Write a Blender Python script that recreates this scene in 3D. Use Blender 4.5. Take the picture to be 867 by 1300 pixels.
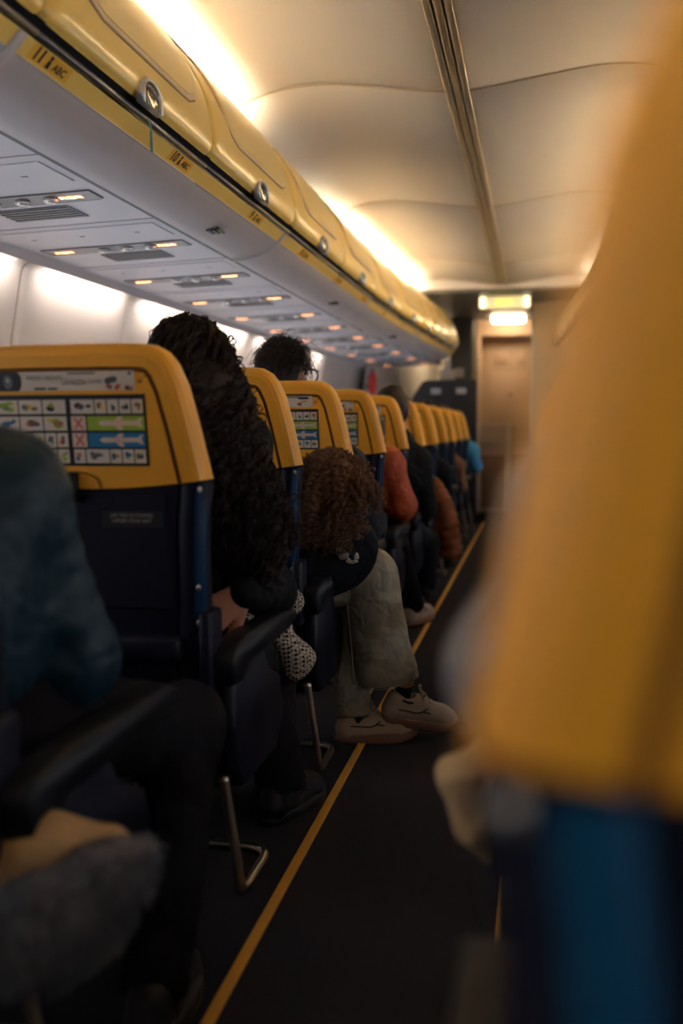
import bpy, math, random
import numpy as np
from mathutils import Vector, Matrix

rng = np.random.default_rng(7)
random.seed(7)
for o in list(bpy.data.objects):
    bpy.data.objects.remove(o)
SC = bpy.context.scene
COL = SC.collection

# ------------------------------------------------------------------ camera
FPX = 1264.0                      # focal length in pixels of the 867 x 1300 frame (35 mm lens)
YAW, PITCH, ROLL = 0.1926, -0.0833, -0.0038
CAM = np.array([0.0, 0.0, 0.976])
_f = np.array([-math.sin(YAW) * math.cos(PITCH), math.cos(YAW) * math.cos(PITCH), math.sin(PITCH)])
_r = np.array([math.cos(YAW), math.sin(YAW), 0.0])
_u = np.cross(_r, _f)
RGT = _r * math.cos(ROLL) + _u * math.sin(ROLL)
UPV = -_r * math.sin(ROLL) + _u * math.cos(ROLL)
FWD = _f


def at(x, y, Y):
    """photo pixel -> point of the cabin on the cross-section plane at distance Y along the aisle"""
    d = FWD + RGT * (x - 433.5) / FPX + UPV * (650 - y) / FPX
    return CAM + d * ((Y - CAM[1]) / d[1])


def on_floor(x, y, z=0.0):
    d = FWD + RGT * (x - 433.5) / FPX + UPV * (650 - y) / FPX
    return CAM + d * ((z - CAM[2]) / d[2])


cd = bpy.data.cameras.new('camera')
cd.sensor_fit = 'VERTICAL'
cd.sensor_height = 36.0
cd.lens = FPX * 36.0 / 1300.0
cd.clip_start = 0.02
cd.dof.use_dof = True
cd.dof.focus_distance = 2.75
cd.dof.aperture_fstop = 1.75
cam = bpy.data.objects.new('camera', cd)
cam.matrix_world = Matrix(((RGT[0], UPV[0], -FWD[0], CAM[0]), (RGT[1], UPV[1], -FWD[1], CAM[1]),
                           (RGT[2], UPV[2], -FWD[2], CAM[2]), (0, 0, 0, 1)))
COL.objects.link(cam)
SC.camera = cam

# ------------------------------------------------------------------ world, exposure
w = bpy.data.worlds.new('world')
w.use_nodes = True
w.node_tree.nodes['Background'].inputs[0].default_value = (0.5, 0.5, 0.6, 1)
w.node_tree.nodes['Background'].inputs[1].default_value = 0.02
SC.world = w
SC.view_settings.view_transform = 'Standard'
SC.view_settings.look = 'None'
SC.view_settings.gamma = 1.0
SC.view_settings.exposure = 1.15
SC.view_settings.use_curve_mapping = False

COVE_POWER = 38.0
WALL_POWER = 13.0
DAY_POWER = 7.0

CX = -0.31        # centre line of the aisle
PITCHY = 0.762    # seat pitch
ROW0 = 1.80       # row 0 of the list = the row whose safety card shows in full
SEATX = -0.88     # centre of the aisle seats on the left bank


# ------------------------------------------------------------------ materials
MATS = {}


def mat(name, col, rough=0.5, metal=0.0, bump=0.0, bscale=200.0, var=0.0, vscale=8.0, emit=None, estr=0.0, coat=0.0,
        trans=0.0, spec=0.5, sheen=0.0, fold=0.0, fscale=16.0):
    if name in MATS:
        return MATS[name]
    m = bpy.data.materials.new(name)
    m.use_nodes = True
    nt = m.node_tree
    b = nt.nodes['Principled BSDF']
    b.inputs['Base Color'].default_value = (*col, 1)
    b.inputs['Roughness'].default_value = rough
    b.inputs['Metallic'].default_value = metal
    b.inputs['Specular IOR Level'].default_value = spec
    b.inputs['Coat Weight'].default_value = coat
    b.inputs['Transmission Weight'].default_value = trans
    b.inputs['Sheen Weight'].default_value = sheen
    if emit:
        b.inputs['Emission Color'].default_value = (*emit, 1)
        b.inputs['Emission Strength'].default_value = estr
    tc = None
    if var > 0 or bump > 0:
        tc = nt.nodes.new('ShaderNodeTexCoord')
    if var > 0:
        n = nt.nodes.new('ShaderNodeTexNoise')
        n.inputs['Scale'].default_value = vscale
        n.inputs['Detail'].default_value = 5
        nt.links.new(tc.outputs['Object'], n.inputs['Vector'])
        mx = nt.nodes.new('ShaderNodeMix')
        mx.data_type = 'RGBA'
        mx.inputs['A'].default_value = (*[c * (1 - var) for c in col], 1)
        mx.inputs['B'].default_value = (*[min(1, c * (1 + var)) for c in col], 1)
        nt.links.new(n.outputs['Fac'], mx.inputs['Factor'])
        nt.links.new(mx.outputs['Result'], b.inputs['Base Color'])
    if bump > 0:
        n2 = nt.nodes.new('ShaderNodeTexNoise')
        n2.inputs['Scale'].default_value = bscale
        n2.inputs['Detail'].default_value = 3
        nt.links.new(tc.outputs['Object'], n2.inputs['Vector'])
        bp = nt.nodes.new('ShaderNodeBump')
        bp.inputs['Strength'].default_value = bump
        bp.inputs['Distance'].default_value = 0.002
        nt.links.new(n2.outputs['Fac'], bp.inputs['Height'])
        nt.links.new(bp.outputs['Normal'], b.inputs['Normal'])
        if fold > 0:
            n3 = nt.nodes.new('ShaderNodeTexNoise')
            n3.inputs['Scale'].default_value = fscale
            n3.inputs['Detail'].default_value = 2
            n3.inputs['Distortion'].default_value = 0.3
            nt.links.new(tc.outputs['Object'], n3.inputs['Vector'])
            b3 = nt.nodes.new('ShaderNodeBump')
            b3.inputs['Strength'].default_value = fold
            b3.inputs['Distance'].default_value = 0.03
            nt.links.new(n3.outputs['Fac'], b3.inputs['Height'])
            nt.links.new(b3.outputs['Normal'], bp.inputs['Normal'])
    MATS[name] = m
    return m


def mat_houndstooth():
    m = bpy.data.materials.new('houndstooth_knit')
    m.use_nodes = True
    nt = m.node_tree
    b = nt.nodes['Principled BSDF']
    b.inputs['Roughness'].default_value = 0.9
    tc = nt.nodes.new('ShaderNodeTexCoord')
    mp = nt.nodes.new('ShaderNodeMapping')
    mp.inputs['Rotation'].default_value = (0.5, 0.35, 0.6)
    nt.links.new(tc.outputs['Object'], mp.inputs['Vector'])
    wv = nt.nodes.new('ShaderNodeTexWave')
    wv.wave_type = 'BANDS'
    wv.bands_direction = 'Z'
    wv.inputs['Scale'].default_value = 34
    wv.inputs['Distortion'].default_value = 0
    nt.links.new(mp.outputs['Vector'], wv.inputs['Vector'])
    ck = nt.nodes.new('ShaderNodeTexChecker')
    ck.inputs['Scale'].default_value = 125
    ck.inputs['Color1'].default_value = (0.62, 0.52, 0.42, 1)
    ck.inputs['Color2'].default_value = (0.012, 0.010, 0.010, 1)
    mp2 = nt.nodes.new('ShaderNodeMapping')
    mp2.inputs['Rotation'].default_value = (0.2, 0.8, 0.3)
    nt.links.new(tc.outputs['Object'], mp2.inputs['Vector'])
    nt.links.new(mp2.outputs['Vector'], ck.inputs['Vector'])
    mx = nt.nodes.new('ShaderNodeMix')
    mx.data_type = 'RGBA'
    mx.inputs['A'].default_value = (0.55, 0.45, 0.36, 1)
    rp = nt.nodes.new('ShaderNodeValToRGB')
    rp.color_ramp.elements[0].position = 0.12
    rp.color_ramp.elements[1].position = 0.2
    nt.links.new(wv.outputs['Fac'], rp.inputs['Fac'])
    nt.links.new(rp.outputs['Color'], mx.inputs['Factor'])
    nt.links.new(ck.outputs['Color'], mx.inputs['B'])
    nt.links.new(mx.outputs['Result'], b.inputs['Base Color'])
    return m


M_YEL = mat('seat_yellow_plastic', (0.80, 0.36, 0.024), 0.42, bump=0.06, bscale=900)
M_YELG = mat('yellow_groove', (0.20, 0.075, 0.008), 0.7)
M_NAVY = mat('seat_navy_plastic', (0.006, 0.0065, 0.017), 0.5, bump=0.08, bscale=700, spec=0.3)
M_BLUE = mat('seat_blue_trim', (0.004, 0.026, 0.075), 0.25, coat=0.3)
M_LEATH = mat('navy_leatherette', (0.004, 0.006, 0.016), 0.45, bump=0.2, bscale=300)
M_ARM = mat('armrest_rubber', (0.007, 0.007, 0.010), 0.5, spec=0.3, bump=0.1, bscale=500)
M_METAL = mat('satin_steel', (0.72, 0.62, 0.50), 0.3, 1.0)
M_SCREW = mat('screw_steel', (0.6, 0.56, 0.5), 0.35, 0.9)
M_BINY = mat('bin_yellow', (0.84, 0.56, 0.135), 0.34, coat=0.25)
M_BINP = mat('bin_panel_sheen', (0.84, 0.60, 0.20), 0.36, coat=0.25)  # door yellow lightened, with the panel's cream reflections put into the colour
M_BINE = mat('bin_panel_edge', (0.74, 0.55, 0.36), 0.5)
M_BELLY = mat('bin_belly_grey', (0.50, 0.45, 0.46), 0.5, bump=0.03, bscale=600)
M_DARK = mat('dark_recess', (0.022, 0.020, 0.024), 0.5)
M_RAIL = mat('grey_rail', (0.16, 0.15, 0.16), 0.3, 0.7)
M_SILV = mat('handle_silver', (0.48, 0.46, 0.43), 0.3, 0.6)
M_HAND = mat('handle_dark_glossy', (0.16, 0.135, 0.10), 0.15, 0.85)
M_STICK = mat('sticker_yellow', (0.80, 0.42, 0.03), 0.5)
M_INK = mat('black_ink', (0.012, 0.01, 0.01), 0.6)
M_CEIL = mat('ceiling_panel', (0.62, 0.595, 0.60), 0.55, bump=0.02, bscale=500)
M_CEILD = mat('ceiling_channel', (0.36, 0.31, 0.26), 0.4)
M_WALL = mat('sidewall_panel', (0.70, 0.65, 0.63), 0.5, bump=0.03, bscale=400)
M_WALLD = mat('sidewall_joint', (0.30, 0.27, 0.27), 0.6)
M_PSU = mat('psu_grey', (0.58, 0.54, 0.57), 0.45, bump=0.03, bscale=600)
M_PSUD = mat('psu_slot_shade_grey', (0.15, 0.135, 0.135), 0.4)  # slot grey darkened, with the slot's shadow put into the colour
M_GRILL = mat('psu_grille', (0.22, 0.205, 0.21), 0.55)
M_CARPET = mat('carpet', (0.0185, 0.0140, 0.0200), 1.0, bump=0.9, bscale=420, var=0.5, vscale=160)
M_STRIP = mat('floor_path_strip', (0.80, 0.36, 0.04), 0.5)
M_WHITE = mat('card_white', (0.62, 0.53, 0.44), 0.55)
M_CARDK = mat('card_black', (0.014, 0.012, 0.014), 0.4)
M_GREEN = mat('card_green', (0.30, 0.42, 0.03), 0.5)
M_CBLUE = mat('card_blue', (0.01, 0.16, 0.34), 0.5)
M_RED = mat('card_red', (0.55, 0.12, 0.08), 0.5)
M_CYEL = mat('card_yellow', (0.70, 0.48, 0.05), 0.5)
M_CGREY = mat('card_grey', (0.14, 0.14, 0.15), 0.5)
M_PINK = mat('card_pink', (0.66, 0.47, 0.38), 0.5)
M_TEXT = mat('label_text', (0.45, 0.40, 0.36), 0.6)
M_SKIN = mat('skin', (0.50, 0.215, 0.125), 0.5, var=0.12, vscale=30)
M_HAIRD = mat('hair_dark', (0.024, 0.0125, 0.0085), 0.55, spec=0.3)
M_HAIRB = mat('hair_brown', (0.22, 0.095, 0.043), 0.6)
M_EYE = mat('eye_dark', (0.02, 0.015, 0.012), 0.15)
M_STRAP = mat('teal_strap', (0.03, 0.22, 0.18), 0.6)
M_BULK = mat('dark_bulkhead', (0.016, 0.015, 0.020), 0.5)
M_GALLEY = mat('galley_grey', (0.10, 0.095, 0.095), 0.5)
M_DOORF = mat('front_door_cream', (0.66, 0.46, 0.32), 0.45)
M_DOORT = mat('front_trim_cream', (0.72, 0.50, 0.36), 0.4)
M_PART = mat('partition_cream', (0.62, 0.46, 0.28), 0.45)
M_ALU = mat('brushed_aluminium', (0.62, 0.60, 0.58), 0.3, 0.9)
M_COVE = mat('cove_lamp', (0.9, 0.8, 0.6), 0.5, emit=(1.0, 0.86, 0.56), estr=COVE_POWER)
M_COVE_OFF = mat('cove_lamp_unlit', (0.8, 0.78, 0.72), 0.4)
M_WLAMP = mat('sidewall_lamp', (0.9, 0.9, 0.9), 0.5, emit=(1.0, 0.86, 0.72), estr=WALL_POWER)
M_DAY = mat('daylight_window', (0.7, 0.8, 0.9), 0.3, emit=(0.75, 0.86, 1.0), estr=DAY_POWER)
M_SIGN = mat('lit_sign', (0.9, 0.4, 0.2), 0.5, emit=(1.0, 0.36, 0.12), estr=3.2)
M_RLAMP = mat('reading_lamp_lens', (0.75, 0.72, 0.70), 0.12, 0.3)
M_ELAMP = mat('entry_lamp', (0.9, 0.8, 0.6), 0.5, emit=(1.0, 0.74, 0.42), estr=8.0)
M_EXITB = mat('exit_box', (0.85, 0.80, 0.6), 0.5, emit=(1.0, 0.85, 0.36), estr=0.22)
M_EXITL = mat('exit_letters', (0.7, 0.7, 0.02), 0.5, emit=(0.80, 0.72, 0.02), estr=0.8)


# ------------------------------------------------------------------ mesh helpers
def mesh_np(name, V, Q=None, T=None, smooth=False):
    """fast mesh from numpy vertices, quads and triangles"""
    me = bpy.data.meshes.new(name)
    V = np.asarray(V, dtype=np.float32)
    nq = 0 if Q is None else len(Q)
    ntri = 0 if T is None else len(T)
    me.vertices.add(len(V))
    me.vertices.foreach_set('co', V.ravel())
    idx = []
    if nq:
        idx.append(np.asarray(Q, dtype=np.int32).ravel())
    if ntri:
        idx.append(np.asarray(T, dtype=np.int32).ravel())
    idx = np.concatenate(idx)
    me.loops.add(len(idx))
    me.loops.foreach_set('vertex_index', idx)
    me.polygons.add(nq + ntri)
    st = np.concatenate([np.arange(nq) * 4, nq * 4 + np.arange(ntri) * 3]).astype(np.int32)
    me.polygons.foreach_set('loop_start', st)
    if smooth:
        me.polygons.foreach_set('use_smooth', np.ones(nq + ntri, dtype=bool))
    me.update(calc_edges=True)
    me.validate()
    return me


class MB:
    """collects shapes; build() links them as ONE mesh object"""

    def __init__(self):
        self.v, self.f, self.mi, self.sm = [], [], [], []
        self.mats = []

    def _m(self, m):
        if m is None:
            return 0
        if m not in self.mats:
            self.mats.append(m)
        return self.mats.index(m)

    def add(self, verts, faces, m=None, smooth=False):
        b = len(self.v)
        self.v += [tuple(float(c) for c in p) for p in verts]
        k = self._m(m)
        for f in faces:
            self.f.append([b + i for i in f])
            self.mi.append(k)
            self.sm.append(smooth)
        return self

    def box(self, lo, hi, m=None, bev=0.0):
        lo, hi = [min(a, b) for a, b in zip(lo, hi)], [max(a, b) for a, b in zip(lo, hi)]
        if bev <= 0:
            x0, y0, z0 = lo
            x1, y1, z1 = hi
            v = [(x0, y0, z0), (x1, y0, z0), (x1, y1, z0), (x0, y1, z0), (x0, y0, z1), (x1, y0, z1), (x1, y1, z1), (x0, y1, z1)]
            f = [(0, 3, 2, 1), (4, 5, 6, 7), (0, 1, 5, 4), (1, 2, 6, 5), (2, 3, 7, 6), (3, 0, 4, 7)]
            return self.add(v, f, m)
        # rounded box: rounded-rectangle rings stacked in z
        bev = min(bev, *[(h - l) / 2 * 0.98 for l, h in zip(lo, hi)])
        rings = []
        n = 4
        for zz, ins in [(lo[2], bev), (lo[2] + bev * 0.3, bev * 0.3), (lo[2] + bev, 0), (hi[2] - bev, 0),
                        (hi[2] - bev * 0.3, bev * 0.3), (hi[2], bev)]:
            ring = []
            r = max(bev - ins * 0.5, 1e-4)
            for cx, cy, a0 in [(hi[0] - ins - r, hi[1] - ins - r, 0), (lo[0] + ins + r, hi[1] - ins - r, 90),
                               (lo[0] + ins + r, lo[1] + ins + r, 180), (hi[0] - ins - r, lo[1] + ins + r, 270)]:
                for i in range(n):
                    a = math.radians(a0 + 90 * i / (n - 1))
                    ring.append((cx + r * math.cos(a), cy + r * math.sin(a), zz))
            rings.append(ring)
        return self.loft(rings, m, closed=True, caps=True, smooth=True)

    def loft(self, rings, m=None, closed=True, caps=False, smooth=False):
        n = len(rings[0])
        v = [p for r in rings for p in r]
        f = []
        for i in range(len(rings) - 1):
            for j in range(n if closed else n - 1):
                a, b = i * n + j, i * n + (j + 1) % n
                f.append((a, b, b + n, a + n))
        if caps:
            f.append(tuple(reversed(range(n))))
            f.append(tuple((len(rings) - 1) * n + j for j in range(n)))
        return self.add(v, f, m, smooth)

    def tube(self, pts, r, m=None, n=8, caps=True):
        pts = [np.array(p, float) for p in pts]
        rs = r if hasattr(r, '__len__') else [r] * len(pts)
        rings = []
        up = None
        for i, p in enumerate(pts):
            t = pts[min(i + 1, len(pts) - 1)] - pts[max(i - 1, 0)]
            t = t / (np.linalg.norm(t) + 1e-9)
            if up is None:
                up = np.array([0, 0, 1.0]) if abs(t[2]) < 0.9 else np.array([1.0, 0, 0])
            a = np.cross(t, up)
            a /= np.linalg.norm(a) + 1e-9
            b = np.cross(a, t)
            up = b
            rings.append([p + rs[i] * (a * math.cos(2 * math.pi * k / n) + b * math.sin(2 * math.pi * k / n)) for k in range(n)])
        return self.loft(rings, m, True, caps, True)

    def build(self, name, m=None, parent=None, warp=None):
        me = bpy.data.meshes.new(name)
        v = self.v if warp is None else [warp(p) for p in self.v]
        me.from_pydata(v, [], self.f)
        if self.mats:
            for x in self.mats:
                me.materials.append(x)
        else:
            me.materials.append(m)
        me.polygons.foreach_set('material_index', self.mi)
        me.polygons.foreach_set('use_smooth', self.sm)
        me.update()
        return link(name, me, None, parent)


def link(name, me, m=None, parent=None):
    if m is not None:
        me.materials.clear()
        me.materials.append(m)
    o = bpy.data.objects.new(name, me)
    COL.objects.link(o)
    if parent is not None:
        o.parent = parent
    return o


def empty(name, loc=(0, 0, 0)):
    o = bpy.data.objects.new(name, None)
    o.empty_display_size = 0.1
    o.location = loc
    COL.objects.link(o)
    return o


def tag(o, label=None, cat=None, group=None, kind=None):
    if label:
        o['label'] = label
    if cat:
        o['category'] = cat
    if group:
        o['group'] = group
    if kind:
        o['kind'] = kind
    return o


def copy_tree(o, parent=None):
    c = o.copy()
    COL.objects.link(c)
    c.parent = parent
    for ch in [x for x in o.children]:
        copy_tree(ch, c)
    return c


def rebase(o, base):
    """put the origin of a mesh object at base without moving it"""
    base = Vector(base)
    o.data.transform(Matrix.Translation(-base))
    o.location = base
    return o


def bez(pts, n=6):
    """smooth polyline through points (Catmull-Rom)"""
    P = [np.array(p, float) for p in pts]
    P = [2 * P[0] - P[1]] + P + [2 * P[-1] - P[-2]]
    out = []
    for i in range(1, len(P) - 2):
        for k in range(n):
            t = k / n
            a, b, c, d = P[i - 1], P[i], P[i + 1], P[i + 2]
            out.append(0.5 * ((2 * b) + (-a + c) * t + (2 * a - 5 * b + 4 * c - d) * t * t + (-a + 3 * b - 3 * c + d) * t ** 3))
    out.append(P[-2])
    return out


def text_mesh(txt, size, extrude=0.0, bold=0.0):
    cu = bpy.data.curves.new('t', 'FONT')
    cu.body = txt
    cu.size = size
    cu.align_x = 'CENTER'
    cu.align_y = 'CENTER'
    cu.resolution_u = 2
    cu.extrude = extrude
    cu.offset = bold
    o = bpy.data.objects.new('t', cu)
    COL.objects.link(o)
    dg = bpy.context.evaluated_depsgraph_get()
    me = bpy.data.meshes.new_from_object(o.evaluated_get(dg))
    v = [tuple(x.co) for x in me.vertices]
    f = [tuple(p.vertices) for p in me.polygons]
    bpy.data.objects.remove(o)
    bpy.data.curves.remove(cu)
    return v, f


# ------------------------------------------------------------------ signed-distance modelling (one continuous skin per body or garment)
class SDF:
    def __init__(self):
        self.p = []

    def cone(self, a, b, ra, rb, k=0.03, ribs=0, amp=0.0, sub=False):
        self.p.append(('c', np.array(a, float), np.array(b, float), ra, rb, k, ribs, amp, sub))
        return self

    def chain(self, pts, rs, k=0.03, ribs=0, amp=0.0):
        for i in range(len(pts) - 1):
            self.cone(pts[i], pts[i + 1], rs[i], rs[i + 1], k, ribs, amp)
        return self

    def ell(self, c, r, k=0.03, rot=None, sub=False):
        self.p.append(('e', np.array(c, float), np.array(r, float), rot, k, sub))
        return self

    def plane(self, pt, n, R):
        """cut everything beyond pt in direction n, within a ball of radius R"""
        self.p.append(('p', np.array(pt, float), np.array(n, float) / np.linalg.norm(n), R))
        return self

    def bounds(self):
        lo, hi = np.full(3, 1e9), np.full(3, -1e9)
        for q in self.p:
            if q[0] == 'c':
                r = max(q[3], q[4])
                if not q[8]:
                    lo = np.minimum(lo, np.minimum(q[1], q[2]) - r)
                    hi = np.maximum(hi, np.maximum(q[1], q[2]) + r)
            elif q[0] == 'e' and not q[5]:
                r = q[2] if q[3] is None else np.full(3, q[2].max())
                lo = np.minimum(lo, q[1] - r)
                hi = np.maximum(hi, q[1] + r)
        return lo, hi

    def mesh(self, name, res=0.008, noise=0.0, nscale=30.0, m=None, seed=0):
        lo, hi = self.bounds()
        lo = lo - 4 * res - noise
        hi = hi + 4 * res + noise
        N = np.ceil((hi - lo) / res).astype(int) + 1
        F = np.full(N, 0.12, dtype=np.float32)
        ax = [lo[i] + res * np.arange(N[i]) for i in range(3)]

        def region(c0, c1):
            i0 = np.clip(np.floor((c0 - lo) / res).astype(int), 0, N)
            i1 = np.clip(np.ceil((c1 - lo) / res).astype(int) + 1, 0, N)
            sl = tuple(slice(a, b) for a, b in zip(i0, i1))
            X = ax[0][sl[0]][:, None, None]
            Y = ax[1][sl[1]][None, :, None]
            Z = ax[2][sl[2]][None, None, :]
            return sl, X, Y, Z

        for q in self.p:
            if q[0] == 'c':
                _, a, b, ra, rb, k, ribs, amp, sub = q
                g = max(ra, rb) + 0.05 + k
                sl, X, Y, Z = region(np.minimum(a, b) - g, np.maximum(a, b) + g)
                d = b - a
                L2 = float(d @ d) + 1e-9
                t = np.clip(((X - a[0]) * d[0] + (Y - a[1]) * d[1] + (Z - a[2]) * d[2]) / L2, 0, 1)
                r = ra + (rb - ra) * t
                if ribs:
                    r = r + amp * (np.abs(np.sin(np.pi * ribs * t)) - 0.6)
                D = np.sqrt((X - a[0] - t * d[0]) ** 2 + (Y - a[1] - t * d[1]) ** 2 + (Z - a[2] - t * d[2]) ** 2) - r
            elif q[0] == 'e':
                _, c, r, rot, k, sub = q
                g = r.max() + 0.05 + k
                sl, X, Y, Z = region(c - g, c + g)
                x, y, z = X - c[0], Y - c[1], Z - c[2]
                if rot is not None:
                    R = np.array(rot)
                    x, y, z = [R[0, i] * x + R[1, i] * y + R[2, i] * z for i in range(3)]
                D = np.sqrt((x / r[0]) ** 2 + (y / r[1]) ** 2 + (z / r[2]) ** 2)
                D = (D - 1) * r.min() * np.ones_like(F[sl])
            else:
                _, pt, n, R = q
                sl, X, Y, Z = region(pt - R, pt + R)
                D = (X - pt[0]) * n[0] + (Y - pt[1]) * n[1] + (Z - pt[2]) * n[2]
                F[sl] = np.maximum(F[sl], D)
                continue
            A = F[sl]
            if sub:
                F[sl] = np.maximum(A, -D)
            else:
                h = np.maximum(k - np.abs(A - D), 0) / k
                F[sl] = np.minimum(A, D) - h * h * k * 0.25
        if noise > 0:
            X, Y, Z = ax[0][:, None, None], ax[1][None, :, None], ax[2][None, None, :]
            r2 = np.random.default_rng(seed + 11)
            acc = 0
            for i in range(6):
                dv = r2.normal(size=3)
                dv /= np.linalg.norm(dv)
                s = nscale * (0.6 + 0.35 * i)
                dw = r2.normal(size=3)
                dw /= np.linalg.norm(dw)
                ph = r2.uniform(0, 6.28)
                acc = acc + np.sin(s * (X * dv[0] + Y * dv[1] + Z * dv[2]) + ph + 1.3 * np.sin(0.7 * s * (X * dw[0] + Y * dw[1] + Z * dw[2]))) / (1 + 0.5 * i)
            F += (noise * acc / 2.2).astype(np.float32)
        V, Q = nets(F, lo, res)
        me = mesh_np(name, V, Q, smooth=True)
        if m is not None:
            me.materials.append(m)
        return me


def nets(F, lo, res):
    S = F < 0
    nx, ny, nz = F.shape
    c = S[:-1, :-1, :-1].astype(np.int8)
    cnt = sum(S[i:nx - 1 + i, j:ny - 1 + j, k:nz - 1 + k].astype(np.int8) for i in (0, 1) for j in (0, 1) for k in (0, 1))
    act = (cnt > 0) & (cnt < 8)
    I = np.argwhere(act)
    idx = np.full(act.shape, -1, dtype=np.int64)
    idx[act] = np.arange(len(I))
    acc = np.zeros((len(I), 3))
    num = np.zeros(len(I))
    for axn in range(3):
        o1, o2 = [a for a in range(3) if a != axn]
        for u in (0, 1):
            for v in (0, 1):
                p0 = I.copy()
                p0[:, o1] += u
                p0[:, o2] += v
                p1 = p0.copy()
                p1[:, axn] += 1
                f0 = F[p0[:, 0], p0[:, 1], p0[:, 2]]
                f1 = F[p1[:, 0], p1[:, 1], p1[:, 2]]
                mk = (f0 < 0) != (f1 < 0)
                t = np.where(mk, f0 / np.where(mk, f0 - f1, 1), 0)
                pos = p0.astype(float)
                pos[:, axn] += t
                acc += pos * mk[:, None]
                num += mk
    V = acc / num[:, None] * res + lo
    quads = []
    for axn in range(3):
        o1, o2 = (axn + 1) % 3, (axn + 2) % 3
        a = [slice(None)] * 3
        b = [slice(None)] * 3
        a[axn] = slice(0, -1)
        b[axn] = slice(1, None)
        ch = S[tuple(a)] != S[tuple(b)]
        E = np.argwhere(ch)
        E = E[(E[:, o1] > 0) & (E[:, o2] > 0) & (E[:, o1] < F.shape[o1] - 1) & (E[:, o2] < F.shape[o2] - 1)]
        ins = S[E[:, 0], E[:, 1], E[:, 2]]

        def cell(d1, d2):
            q = E.copy()
            q[:, o1] -= d1
            q[:, o2] -= d2
            return idx[q[:, 0], q[:, 1], q[:, 2]]
        q = np.stack([cell(1, 1), cell(0, 1), cell(0, 0), cell(1, 0)], -1)
        q[~ins] = q[~ins][:, ::-1]
        quads.append(q)
    Q = np.concatenate(quads)
    Q = Q[(Q >= 0).all(1)]
    return V, Q


def strands_mesh(name, P, r0, r1, m, seed=1):
    """P: (N, M, 3) strand points -> three-sided tapering tubes"""
    N, Mn, _ = P.shape
    T = np.gradient(P, axis=1)
    T /= np.linalg.norm(T, axis=2, keepdims=True) + 1e-9
    ref = np.random.default_rng(seed).normal(size=(N, 1, 3))
    A = np.cross(T, ref)
    A /= np.linalg.norm(A, axis=2, keepdims=True) + 1e-9
    B = np.cross(T, A)
    rr = np.linspace(r0, r1, Mn)[None, :, None]
    V = np.stack([P + rr * (A * math.cos(a) + B * math.sin(a)) for a in (0, 2.0944, 4.1888)], 2).reshape(-1, 3)
    base = (np.arange(N)[:, None] * Mn + np.arange(Mn - 1)[None, :]) * 3
    qs = []
    for k in range(3):
        k2 = (k + 1) % 3
        qs.append(np.stack([base + k, base + k2, base + 3 + k2, base + 3 + k], -1).reshape(-1, 4))
    me = mesh_np(name, V, np.concatenate(qs), smooth=True)
    me.materials.append(m)
    return me


# ------------------------------------------------------------------ the cabin shell
Y_BACK, Y_FRONT = -2.2, 13.0


def taper(Y):
    return 0.17 * max(0.0, (Y - 6.0) / 4.0) ** 1.5 if Y > 6 else 0.0


def warpL(p):
    x, y, z = p
    return (x + (taper(y) if x < CX - 0.4 else 0.0), y, z)


def mir(p):
    return (2 * CX - p[0], p[1], p[2])


def warpR(p):
    return mir(warpL(p))


# floor
fl = MB()
fl.box((-2.2, Y_BACK, -0.05), (1.6, Y_FRONT, 0.0))
floor = tag(fl.build('floor', M_CARPET), 'dark navy flecked carpet along the cabin aisle', kind='structure')
for n, x in ((1, -0.519), (2, 2 * CX + 0.565)):
    s = MB()
    s.box((x - 0.0115, Y_BACK, 0.0), (x + 0.0115, 10.4, 0.004), bev=0.0015)
    tag(s.build('trim_%d' % n, M_STRIP), 'yellow floor path strip %s' % ('beside the left seat legs' if n == 1 else 'beside the right seat legs'), kind='structure')

# ceiling: gull-wing panels in 2.03 m lengths on each side of a channel
ceil_root = tag(empty('ceiling', (CX, 0, 2.2)), 'warm lit ceiling of curved panels with a central channel', kind='structure')
CP = bez([(-0.046, 2.262), (-0.14, 2.272), (-0.32, 2.298), (-0.52, 2.322), (-0.68, 2.315), (-0.80, 2.285), (-0.90, 2.235), (-0.99, 2.165), (-1.06, 2.10)], 5)
JOINTS = [3.94 + 2.032 * i for i in range(-4, 3)]
CEIL_END = 9.15
edges = [Y_BACK] + [j for j in JOINTS if Y_BACK < j < CEIL_END - 0.5] + [CEIL_END]
for side in (1, -1):
    for a, b in zip(edges[:-1], edges[1:]):
        pm = MB()
        rings = []
        for yy, dz in [(a + 0.004, 0.006), (a + 0.012, 0.0), (b - 0.012, 0.0), (b - 0.004, 0.006)]:
            rings.append([(side * p[0], yy, p[1] - 2.2 + dz) for p in CP])
        pm.loft(rings, None, closed=False, smooth=True)
        back = [[(side * p[0], yy, p[1] - 2.2 + 0.03) for p in CP] for yy in (a, b)]
        pm.loft(back, None, closed=False, smooth=True)
        pm.build('ceiling_panel', M_CEIL, ceil_root)
    jm = MB()
    for j in edges[1:]:
        jm.loft([[(side * p[0], j - 0.006, p[1] - 2.2 - 0.001) for p in CP], [(side * p[0], j - 0.004, p[1] - 2.2 - 0.004) for p in CP], [(side * p[0], j + 0.004, p[1] - 2.2 - 0.004) for p in CP], [(side * p[0], j + 0.006, p[1] - 2.2 - 0.001) for p in CP]], None, closed=False, smooth=True)
    jm.build('panel_joint', mat('joint_cover', (0.45, 0.36, 0.24), 0.4), ceil_root)
cm = MB()
cm.box((-0.05, Y_BACK, 0.075), (0.05, CEIL_END, 0.09))
cm.build('channel_back', M_DARK, ceil_root)
for lo, hi in ((-0.046, -0.020), (-0.014, 0.014), (0.020, 0.046)):
    c2 = MB()
    c2.box((lo, Y_BACK, 0.054), (hi, CEIL_END, 0.072), bev=0.004)
    c2.build('channel_strip', M_CEILD, ceil_root)
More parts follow.
